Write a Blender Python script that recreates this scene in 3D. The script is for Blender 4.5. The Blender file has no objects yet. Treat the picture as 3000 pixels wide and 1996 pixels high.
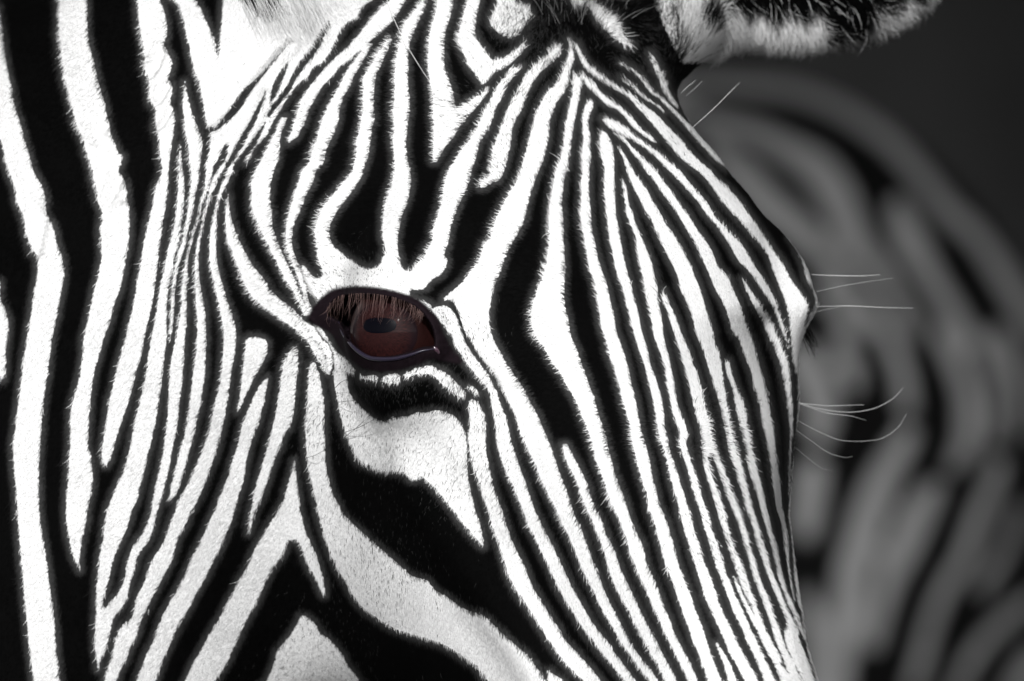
import bpy, math
import numpy as np

rng = np.random.default_rng(7)
scn = bpy.context.scene
COL = scn.collection

# ---------------------------------------------------------------- camera, light, exposure
cam_d = bpy.data.cameras.new('camera')
cam = bpy.data.objects.new('camera', cam_d)
COL.objects.link(cam)
cam.location = (0, -4.0, 0)
cam.rotation_euler = (math.pi / 2, 0, 0)
cam_d.sensor_width = 36
cam_d.lens = 36 * 4.0 / .40
cam_d.clip_start, cam_d.clip_end = .1, 500
cam_d.dof.use_dof = True
cam_d.dof.focus_distance = 3.985
cam_d.dof.aperture_fstop = 12.5
scn.camera = cam

SUN_TO = np.array([-.10, -.85, .44]); SUN_TO = SUN_TO / np.linalg.norm(SUN_TO)
sun_el = math.asin(SUN_TO[2]); sun_az = math.atan2(SUN_TO[0], SUN_TO[1])
world = bpy.data.worlds.new('World'); scn.world = world; world.use_nodes = True
wn, wl = world.node_tree.nodes, world.node_tree.links
wn.clear()
sky = wn.new('ShaderNodeTexSky'); sky.sky_type = 'NISHITA'; sky.sun_disc = False
sky.sun_elevation = sun_el; sky.sun_rotation = sun_az
bw = wn.new('ShaderNodeRGBToBW')                      # the picture is black and white
bg = wn.new('ShaderNodeBackground'); bg.inputs['Strength'].default_value = .14
wo = wn.new('ShaderNodeOutputWorld')
wl.new(sky.outputs[0], bw.inputs[0]); wl.new(bw.outputs[0], bg.inputs['Color']); wl.new(bg.outputs[0], wo.inputs[0])

from mathutils import Vector
sun_d = bpy.data.lights.new('sun', 'SUN'); sun_d.energy = 3.7; sun_d.angle = math.radians(.53)
sun_d.color = (1, .995, .985)
sun = bpy.data.objects.new('sun', sun_d); COL.objects.link(sun)
sun.location = (1, -8, 6)
sun.rotation_euler = Vector(SUN_TO).to_track_quat('Z', 'Y').to_euler()

scn.view_settings.view_transform = 'Standard'
scn.view_settings.look = 'None'
scn.view_settings.exposure = -.04
scn.view_settings.gamma = 1
scn.view_settings.use_curve_mapping = False
scn.render.engine = 'CYCLES'
scn.cycles.use_denoising = True
scn.cycles.max_bounces = 6
scn.cycles.transparent_max_bounces = 8
scn.cycles_curves.shape = 'RIBBONS'
scn.cycles_curves.subdivisions = 2

# ---------------------------------------------------------------- small helpers
def tag(o, label=None, cat=None, group=None, kind=None):
    for k, v in (('label', label), ('category', cat), ('group', group), ('kind', kind)):
        if v: o[k] = v
    return o

def link(name, data, parent=None):
    o = bpy.data.objects.new(name, data); COL.objects.link(o)
    if parent: o.parent = parent
    return o

def mesh_np(name, V, Q, mat, parent=None, smooth=True):
    """V in metres, Q an (n, k) face array"""
    me = bpy.data.meshes.new(name)
    k = Q.shape[1]
    me.vertices.add(len(V)); me.vertices.foreach_set('co', np.ascontiguousarray(V, np.float32).ravel())
    me.loops.add(Q.size); me.loops.foreach_set('vertex_index', np.ascontiguousarray(Q, np.int32).ravel())
    me.polygons.add(len(Q)); me.polygons.foreach_set('loop_start', np.arange(0, Q.size, k, dtype=np.int32))
    me.update(calc_edges=True)
    me.polygons.foreach_set('use_smooth', np.full(len(Q), smooth))
    me.materials.append(mat)
    return link(name, me, parent)

def fattr(me, name, vals, dom='POINT'):
    a = me.attributes.new(name, 'FLOAT', dom)
    a.data.foreach_set('value', np.ascontiguousarray(vals, np.float32))

def new_mat(name):
    m = bpy.data.materials.new(name); m.use_nodes = True
    nt = m.node_tree
    return m, nt, nt.nodes['Principled BSDF']

class NB:
    """tiny node builder"""
    def __init__(s, nt): s.nt = nt
    def __call__(s, typ, ins=None, **kw):
        n = s.nt.nodes.new(typ)
        for k, v in kw.items(): setattr(n, k, v)
        for k, v in (ins or {}).items():
            if hasattr(v, 'is_output') or isinstance(v, bpy.types.NodeSocket): s.nt.links.new(v, n.inputs[k])
            else: n.inputs[k].default_value = v
        return n
    def link(s, a, b): s.nt.links.new(a, b)

# ---------------------------------------------------------------- coat pattern
# The zebra's markings, with far-edge rim light drawn in, as measured strips: every white stripe is a list of
# (row, left edge, right edge); tiles are 600 x 500 patches of the coat chart.
SC = 3.1367
TX = {'a': 0, 'b': 600, 'c': 1200, 'd': 1800}
TY = {'0': 0, '1': 500, '2': 1000, '3': 1496}
WHITE_ROWS = [
"a0 60,-60,0 250,-60,20 500,-60,45 650,-60,68 780,-60,100 1000,-60,140 1100,-60,175 1250,-40,215 1290,5,225 1400,38,262 1500,55,290 a1 0,80,305 150,135,390 220,150,415 290,155,425 400,210,430 470,230,470 560,240,505 650,270,520 740,300,550 800,345,575 900,350,585 960,345,588 1050,330,575 1150,310,555 1300,290,530 1450,265,500 a2 0,248,475 200,215,450 400,190,425 600,165,395 800,140,380 950,120,370 1100,125,362 1200,130,355 1350,150,358 a3 0,160,360 200,175,385 400,190,420 600,210,445 800,225,470 1000,245,497 1200,265,512 1400,290,530 1568,310,548 1700,330,565",
"a1 1020,-60,3 1180,-60,5 1250,-60,40 1350,-60,70 1450,-60,78 a2 0,-60,65 150,-60,55 250,-40,50 300,0,45 345,15,30",
"a0 -80,545,800 0,548,800 150,545,800 300,545,805 420,560,825 500,565,845 600,580,868 750,600,900 880,640,940 1000,665,975 1100,690,990 1200,730,1010 1300,770,1045 1400,790,1090 1450,810,1130 a1 0,850,1095 60,855,1125 150,880,1165 280,900,1172 370,935,1185 420,940,1195 550,920,1188 650,930,1185 800,935,1160 900,915,1145 1000,895,1125 1100,865,1100 1250,835,1045 1400,800,1005 a2 0,762,945 80,772,925 150,760,905 250,745,875 350,725,855 500,685,835 620,655,825 800,645,815 950,645,808 1050,635,830 1200,632,850 1350,620,845 a3 0,605,800 100,612,795 200,625,765 300,645,748 400,670,735 470,695,728 490,715,730 545,735,738",
"a0 -80,1270,1460 0,1270,1470 70,1268,1495 150,1275,1520 250,1280,1535 330,1300,1530 420,1315,1515 500,1325,1555 570,1325,1582 650,1335,1568 740,1365,1552 800,1372,1588 900,1380,1578 960,1400,1570 1020,1437,1592 1090,1440,1608 1180,1430,1602 1260,1462,1592 1400,1470,1570 a1 0,1490,1550 80,1465,1552 180,1425,1540 300,1408,1530 450,1370,1500 600,1335,1480 750,1310,1460 900,1285,1445 1050,1255,1425 1200,1235,1405 1350,1200,1370 a2 0,1145,1320 120,1110,1300 250,1075,1260 400,1045,1225 550,1005,1185 700,985,1130 800,970,1095 900,950,1065 1000,935,1040 1080,940,1015 1135,962,985",
"a0 1330,1652,1660 1450,1645,1672 a1 0,1640,1680 100,1640,1695 200,1635,1695 300,1625,1690 400,1615,1680 500,1600,1665 650,1565,1645 800,1530,1600 950,1500,1580 1100,1465,1545 1250,1445,1535 1400,1420,1530 a2 0,1385,1530 150,1360,1510 300,1345,1495 430,1315,1480 600,1275,1450 750,1240,1430 900,1210,1395 1050,1180,1355 1200,1135,1325 1350,1065,1285 1450,1025,1260 a3 0,985,1215 150,960,1170 280,945,1115 400,920,1060 550,905,1015 700,890,985 800,885,955 880,885,950 950,882,1050 1000,880,1035 1100,875,1015 1200,875,995 1290,878,970 1350,890,925 1460,900,908",
"a0 750,1700,1705 850,1690,1720 1000,1685,1755 1100,1690,1790 1200,1705,1825 1300,1720,1860 1400,1735,1855 1500,1745,1845 a1 0,1755,1830 100,1755,1820 200,1745,1800 300,1735,1785 400,1720,1765 550,1690,1730 700,1655,1700 800,1625,1665 950,1600,1630 1100,1580,1610 1300,1570,1600 1450,1560,1585 1560,1552,1570",
"b1 0,15,75 100,5,50 200,-12,15 a1 250,1850,1880 400,1820,1840 550,1775,1795 700,1735,1755 800,1715,1735 900,1695,1725 1000,1685,1730 1050,1672,1720 1200,1668,1715 1300,1660,1718 1450,1630,1710 a2 0,1610,1700 200,1570,1690 400,1555,1670 600,1548,1645 800,1530,1625 950,1510,1590 1100,1485,1565 1250,1450,1535 1400,1415,1500 a3 0,1390,1450 100,1360,1425 200,1320,1400 300,1240,1350 400,1195,1275 500,1165,1245 600,1150,1215 700,1120,1190 760,1080,1180 820,1030,1160 900,960,1110 950,920,1050",
"b1 0,112,165 100,60,110 200,35,70 300,15,40 400,-12,8 a1 450,1860,1882 550,1840,1860 700,1808,1835 800,1795,1825 900,1788,1825 1000,1788,1835 1100,1795,1850 1200,1800,1870 1300,1805,1885 1400,1810,1890 a2 0,1808,1895 150,1795,1890 300,1775,1885 400,1765,1870 500,1750,1855 600,1742,1840 750,1720,1805 850,1700,1785 1000,1655,1745 1100,1630,1715 1200,1605,1690 1300,1580,1655 1400,1565,1620 1460,1550,1558",
"b1 0,200,255 60,190,235 150,140,190 250,115,140 350,95,120 450,75,112 550,55,108 700,40,105 850,45,115 950,65,140 1050,90,165 1150,110,190 1250,130,225 1350,150,260 1450,170,285 b2 0,175,290 150,165,270 300,150,245 380,140,235 500,110,215 650,75,190 800,50,160 900,15,135 950,-5,120 1050,-40,95 1150,-80,55 1230,-120,25 1330,-165,-10 1450,-235,-60 a3 0,1610,1760 100,1570,1720 250,1520,1640 380,1450,1600 450,1400,1580 550,1365,1530 680,1320,1460 760,1270,1415 850,1250,1375 950,1225,1320 1000,1200,1305 1040,1140,1285 1100,1095,1275 1180,1065,1240 1250,1050,1200 1350,1030,1165 1420,1005,1130 1480,980,1100 1568,960,1065 1650,935,1040",
"b2 -38,410,500 -15,380,545 20,373,575 60,370,580 120,365,570 200,360,530 300,345,470 400,335,430 480,325,380 550,315,355 600,308,330 640,295,305",
"b2 330,575,585 400,510,575 450,480,565 550,430,550 650,390,520 750,350,495 850,325,455 950,305,420 1100,255,385 1250,215,365 1400,150,320 b3 0,90,270 100,40,245 a3 200,1885,2085 310,1830,2040 430,1770,1980 550,1720,1920 670,1660,1855 780,1600,1790 880,1540,1745 980,1490,1685 1090,1450,1625 1200,1410,1575 1330,1340,1515 1450,1300,1470 1568,1255,1430 1650,1230,1400",
"b2 55,820,840 100,785,855 170,740,862 250,715,855 350,700,845 450,690,838 550,670,830 650,655,820 720,640,800 780,622,780 850,610,730 950,580,700 1050,555,655 1150,525,620 1300,480,570 1400,455,535 1500,440,490 b3 0,420,462 60,415,450 120,408,435 200,405,415",
# -- above and around the near eye
"b0 1080,700,760 1150,670,735 1230,640,700 1320,590,690 1400,555,690 1480,510,670 b1 0,465,640 100,430,610 200,425,600 300,428,600 400,450,620 500,490,620 600,540,650 700,590,690 800,640,735 900,690,780 1000,740,830 1100,800,870 1200,850,905 1280,890,935 1330,915,945",
"b0 -80,1760,1910 0,1700,1850 100,1600,1790 200,1510,1720 300,1430,1620 400,1340,1500 450,1290,1440 500,1230,1380 550,1180,1330 600,1130,1260 700,1040,1170 800,960,1080 900,900,1020 1000,860,960 1100,830,930 1200,800,880 1260,775,850 1310,760,775",
"b0 400,1470,1540 500,1420,1490 600,1340,1430 700,1280,1370 800,1230,1330 900,1170,1275 1000,1120,1240 1100,1080,1230 1200,1050,1200 1300,1020,1150 1400,985,1110 1500,950,1090 b1 0,895,1020 100,860,1000 200,830,945 300,800,905 400,770,865 480,755,825 560,742,805 640,745,800 700,755,810 800,785,835 880,815,865 960,845,890 1050,880,920 1150,905,945 1220,920,965 1300,940,1000 1340,960,985",
"b0 350,1700,1725 420,1640,1700 500,1580,1660 600,1530,1620 700,1460,1570 800,1455,1560 900,1450,1555 1000,1450,1550 1100,1440,1560 1200,1420,1530 1300,1390,1525 1400,1395,1505 1500,1370,1480 b1 0,1360,1455 50,1320,1445 100,1280,1410 200,1200,1350 300,1110,1270 400,1050,1200 500,1020,1155 570,1010,1145 650,1020,1160 720,1030,1200 780,1040,1270 840,1050,1340 880,1065,1400",
"b0 -80,2020,2080 0,1995,2047 100,1930,2012 200,1850,1960 300,1810,1920 400,1790,1885 500,1765,1870 600,1750,1870 700,1745,1865 800,1745,1870 900,1745,1882 1000,1730,1882 1100,1735,1870 1200,1740,1860 1300,1725,1850 1400,1740,1855 1500,1745,1870 b1 0,1740,1890 100,1725,1895 200,1695,1880 300,1660,1860 400,1640,1820 500,1635,1795 600,1630,1775 700,1655,1775 800,1650,1785 870,1620,1800 920,1560,1830",
"c0 -80,260,415 0,255,405 100,240,390 200,215,360 300,185,330 400,175,320 500,170,320 600,165,320 700,180,350 800,195,385 900,210,410 1000,215,430 1060,210,520 1150,220,470 1250,220,410 1350,215,330 1430,215,280 1490,220,245",
"c0 -80,550,670 0,540,650 100,500,630 200,480,610 300,450,600 400,450,640 480,490,700 560,520,760 620,550,800 680,600,770 740,640,720 780,660,680",
"c0 620,930,1040 700,880,960 800,800,880 900,750,850 1000,700,790 1100,650,760 1200,610,720 1300,540,650 1400,460,620 1500,400,600 c1 0,355,570 100,325,550 200,305,510 300,295,460 400,260,420 500,225,385 560,212,370 640,205,360 700,180,345 760,150,325 800,125,325 850,80,340 900,40,325 950,0,290",
"c0 440,1330,1400 500,1280,1390 560,1220,1330 640,1110,1230 720,1050,1160 800,1010,1110 900,950,1060 1000,900,1030 1100,870,980 1200,830,940 1300,790,930 1400,760,910 1500,755,890 c1 0,740,870 60,720,840 100,670,800 140,645,720 160,650,680",
"c0 380,1465,1480 450,1468,1500 550,1450,1510 650,1410,1480 750,1370,1460 850,1260,1420 950,1210,1350 1050,1160,1310 1150,1135,1285 1250,1110,1280 1350,1080,1260 1450,1055,1235 c1 0,1025,1190 110,980,1145 190,920,1120 290,870,1090 390,820,1070 470,780,1050 570,750,1000 620,740,970 680,680,935 760,660,895 850,620,860 930,560,835 1020,490,800 1090,410,770 1160,330,752 1195,312,747",
"c1 1190,410,747 1225,424,742 1290,460,732 1390,482,732 1480,520,750 c2 0,570,780 90,625,830 200,700,890 320,790,970 440,855,1050 560,910,1110 680,970,1180 800,1005,1230 900,1045,1270 1000,1090,1310 1150,1160,1360 1280,1212,1410 1420,1280,1460 c3 0,1350,1500 130,1410,1562 270,1480,1613 450,1550,1680 610,1620,1743 760,1700,1800 900,1760,1868 1010,1830,1925 1110,1888,1980 d3 1210,60,146 1330,150,230 1430,220,310 1530,300,384 1640,370,460",
"c0 700,1500,1545 760,1500,1580 850,1495,1570 950,1475,1550 1050,1455,1530 1150,1430,1510 1250,1420,1495 1350,1410,1480 1450,1390,1470 c1 0,1350,1450 100,1325,1420 200,1310,1410 300,1290,1400 400,1285,1410 500,1280,1415 600,1280,1415 700,1275,1420 800,1265,1425 900,1245,1430 1000,1215,1425 1100,1170,1420 1200,1140,1425 1300,1115,1440 1400,1115,1465 1500,1145,1480 c2 0,1190,1500 80,1250,1540 200,1310,1580 300,1390,1620 400,1440,1650 500,1500,1690 600,1550,1720 700,1590,1745 800,1630,1785 900,1665,1810 1000,1690,1830 1100,1715,1860 1200,1755,1882 1300,1790,1917 1400,1820,1957 1500,1860,1992 d3 0,5,122 100,50,160 200,90,200 300,120,250 400,150,280 500,190,305 600,230,350 700,280,390 800,320,430 900,360,460 1000,410,510 1100,450,540 1200,500,590 1300,550,640 1400,600,700 1500,650,740 1568,675,770 1640,705,800",
"c2 940,1410,1440 1000,1410,1480 1100,1440,1530 1200,1490,1580 1300,1540,1630 1400,1570,1660 1500,1610,1690 c3 0,1635,1720 100,1680,1770 200,1720,1800 300,1760,1850 d3 380,-90,5 540,-55,60 680,0,125 800,60,185 920,130,240 1060,200,310 1180,270,380 1310,335,440 1430,405,510 1568,460,575 1640,490,605",
"c0 930,1640,1690 1000,1605,1680 1080,1590,1650 1150,1590,1640 1250,1600,1660 1350,1590,1660 1450,1580,1665 c1 0,1590,1655 100,1575,1650 200,1580,1650 300,1575,1660 400,1570,1665 500,1580,1670 600,1600,1690 700,1615,1710 800,1635,1730 900,1655,1760 1000,1690,1800 1100,1710,1825 1200,1725,1845 1300,1745,1870 1400,1755,1890 1500,1780,1905 d2 0,-70,55 100,-55,85 200,-20,115 300,15,140 400,45,160 500,65,185 600,90,210 700,125,225 800,145,245 900,160,270 1000,180,300 1100,205,325 1200,230,345 1300,260,365 1400,295,390 1500,310,410 d3 0,325,435 100,360,480 200,390,510 300,420,540 400,445,560 500,470,590 600,510,630 700,550,670 800,580,710 900,615,740 1000,650,780 1100,690,820 1200,720,850 1300,770,880 1400,800,920 1500,840,960 1568,860,990 1640,890,1020",
"c0 1210,1770,1800 1280,1750,1840 1350,1755,1865 1450,1765,1880 d1 0,-95,0 200,-92,5 400,-72,20 600,-47,50 750,-17,78 870,5,105 950,25,125 1050,65,155 1150,95,178 1250,115,203 1350,145,228 1450,165,250 d2 0,205,280 100,235,310 200,275,330 300,300,365 400,325,400 500,345,430 600,370,445 700,385,462 800,400,465 900,420,490 1000,455,510 1100,485,545 1200,505,575 1300,525,605 1400,555,640 1500,585,665 d3 0,590,690 100,620,715 200,645,740 300,680,775 400,705,800 500,740,835 600,770,880 700,805,915 800,830,945 900,880,980 1000,920,1030 1100,970,1080 1200,1010,1120 1300,1050,1175 1400,1110,1230 1500,1160,1290 1568,1195,1320 1640,1230,1350",
"d3 1215,925,945 1300,960,1000 1400,1000,1060 1500,1030,1100 1568,1040,1120 1640,1055,1140",
"d1 100,75,90 200,85,120 300,100,130 400,110,170 500,150,200 600,190,240 700,205,290 800,220,325 900,240,355 1000,265,380 1100,280,395 1200,300,405 1300,325,425 1400,345,440 1500,360,450 d2 0,380,465 100,420,490 200,455,515 300,475,535 400,485,555 500,505,570 600,525,585 700,545,620 770,570,650 850,600,680 900,600,670 950,605,660 1050,630,690 1150,665,720 1250,690,755 1350,715,780 1450,745,810 d3 0,785,850 100,805,885 150,820,890 200,840,905 300,870,945 400,895,975 500,930,1005 600,970,1035 700,1005,1080 800,1045,1120 900,1080,1170 1000,1130,1215 1100,1180,1255 1200,1215,1310 1300,1265,1350 1400,1310,1400 1500,1350,1440 1568,1375,1480 1640,1400,1520",
"d0 1370,40,60 1450,80,110 d1 0,115,170 100,150,240 200,195,310 300,250,360 400,300,420 500,360,480 600,400,550 700,450,610 800,500,660 900,550,710 1000,590,750 1100,610,790 1200,660,820 1300,700,850 1400,730,880 1500,750,910 d2 0,780,915 100,820,955 200,850,980 300,880,995 400,910,1005 500,940,1020 600,970,1035 700,990,1050 800,1010,1070 900,1030,1090 1000,1045,1120 1100,1075,1150 1200,1110,1180 1300,1140,1200 1400,1170,1230 1500,1195,1250 d3 0,1215,1275 100,1250,1305 200,1280,1340 300,1305,1365 400,1340,1400 500,1370,1425 600,1410,1460 700,1445,1505 800,1490,1540 900,1530,1580 1000,1570,1640 1100,1600,1680 1200,1640,1700 1300,1660,1740 1400,1690,1780 1500,1710,1810 1640,1740,1860",
"d1 1115,440,460 1200,445,490 1300,490,540 1400,515,580 1500,550,620 d2 0,575,640 100,600,690 200,630,720 300,660,760 400,690,790 500,710,810 600,730,830 700,755,860 800,785,880 900,795,900 1000,800,920 1050,805,858 1150,820,870 1250,850,900 1350,880,940 1450,910,970 d3 0,940,1010 100,970,1030 200,1005,1060 300,1030,1090 400,1060,1125 500,1095,1170 600,1130,1210 700,1165,1240 800,1215,1275 900,1260,1310 1000,1300,1350 1100,1350,1395 1200,1405,1440 1300,1460,1500 1400,1500,1540",
"d2 990,870,920 1050,893,945 1100,918,970 1200,950,1010 1300,990,1045 1400,1020,1080 d3 0,1085,1150 100,1125,1180 200,1160,1215 300,1180,1235 400,1215,1270 500,1245,1300 600,1270,1330 700,1305,1365 800,1345,1410 900,1380,1440 1000,1420,1480 1100,1450,1520 1200,1480,1550 1300,1520,1590 1400,1560,1640 1500,1590,1690 1640,1620,1750",
"d3 590,1085,1095 700,1115,1150 800,1160,1195 900,1205,1250 1000,1250,1305 1100,1310,1362 1200,1350,1412 1300,1400,1465 1400,1460,1520 1500,1500,1600 1640,1540,1700",
"d0 1250,20,70 1300,80,120 1350,130,160 1400,160,210 1480,230,280 d1 0,280,380 100,370,450 200,430,530 300,510,590 400,580,670 500,640,730 600,700,800 700,760,870 800,800,920 900,850,960 1000,890,1050 1100,930,1090 1200,990,1140 1300,1030,1170 1400,1060,1200 1500,1090,1230 d2 0,1150,1260 100,1180,1290 200,1220,1320 300,1260,1350 400,1280,1380 500,1310,1400 600,1335,1420 700,1345,1435 800,1365,1450 900,1385,1465 1000,1405,1475 1100,1420,1490 1200,1435,1505 1300,1450,1520 1400,1465,1530 1500,1480,1540 d3 0,1495,1550 100,1525,1565 200,1540,1580 300,1550,1590 400,1570,1595 500,1585,1605 600,1600,1615 700,1615,1635 800,1630,1645",
"d1 1010,1175,1190 1100,1210,1250 1200,1260,1320 1300,1310,1370 1400,1360,1430 1500,1400,1480 d2 0,1435,1510 100,1480,1555 200,1520,1590 300,1540,1605 400,1560,1615 500,1575,1620 600,1590,1630 700,1600,1637 800,1605,1632 1000,1605,1620 1200,1600,1612 1400,1595,1605",
"d2 190,1015,1050 300,1030,1080 400,1070,1110 500,1095,1150 600,1110,1190 700,1130,1210 800,1155,1220 900,1175,1240 1000,1200,1260 1100,1215,1290 1200,1240,1310 1300,1270,1340 1400,1300,1360 d3 0,1345,1405 100,1375,1425 200,1400,1450 300,1425,1480 400,1450,1500 500,1480,1520 600,1500,1545 700,1530,1570 800,1570,1610 900,1610,1650 1000,1660,1690 1100,1700,1730 1200,1750,1770 1300,1770,1800 1400,1800,1830 1568,1850,1880",
"d0 1095,-115,-60 1130,-90,30 1180,-45,110 1230,40,170 1290,170,240 1350,260,320 1420,350,420 1500,430,510 d1 0,500,600 100,600,680 200,690,760 300,780,850 400,840,910 500,930,990 600,1000,1090 700,1070,1180 800,1120,1240 900,1210,1300 1000,1290,1370 1100,1350,1430 1200,1420,1480 1300,1470,1510 1400,1510,1545 1500,1540,1570 d2 0,1580,1590 100,1595,1603",
"c0 420,1515,1545 500,1545,1580 600,1590,1640 680,1660,1730 740,1740,1810 790,1820,1885 d0 850,50,105 900,125,190 950,180,240 1000,220,310 1050,270,380 1100,310,430 1200,400,520 1300,480,620 1400,560,700 1500,660,800 d1 0,760,880 100,860,960 200,930,1070 300,1000,1160 400,1090,1230 500,1180,1300 600,1260,1370 700,1350,1430 800,1420,1500 900,1450,1570 1000,1490,1620 1100,1530,1690 1200,1570,1760 1280,1590,1780 1350,1605,1760 1450,1610,1740 d2 0,1620,1730 100,1630,1710 200,1640,1690 300,1660,1685 340,1675,1685",
"d1 620,1620,1650 700,1670,1720 800,1710,1760 900,1750,1790 1000,1765,1820 1080,1810,1860 1160,1838,1890 1240,1845,1895 1290,1830,1870 1330,1790,1840 1450,1745,1790 1560,1725,1740",  # rim light on the far brow, painted as white coat
"d2 340,1675,1705 480,1685,1712 600,1680,1704 800,1665,1688 1000,1648,1672 1200,1630,1652 1400,1608,1630 d3 0,1595,1615 200,1612,1628 400,1635,1650 600,1648,1680 800,1672,1700 1000,1715,1745 1150,1738,1760",  # rim light down the nose edge, painted as a thin white line
"c0 690,1560,1595 760,1600,1670 820,1650,1730 900,1740,1815 960,1800,1890 d0 1010,20,80 1040,60,110 1100,120,180 1180,180,240 1250,270,330 1310,360,395",
"d0 740,60,100 800,150,175 860,210,245 920,290,318 980,390,416 1040,455,475",
"d0 560,20,60 650,160,195 750,250,280 850,330,365 920,420,455 1000,500,540 1060,560,600 1130,620,660 1200,680,740 1300,770,840 1400,860,920 1480,930,980 d1 0,1040,1075",
"d0 480,310,330 560,330,380 650,370,420 750,410,470 850,450,500 920,500,545 1000,570,600",
"d3 960,1600,1606 1040,1585,1625 1100,1560,1640 1200,1570,1690 1300,1600,1720 1400,1640,1740 1500,1700,1790 1640,1740,1900",
]
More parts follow.
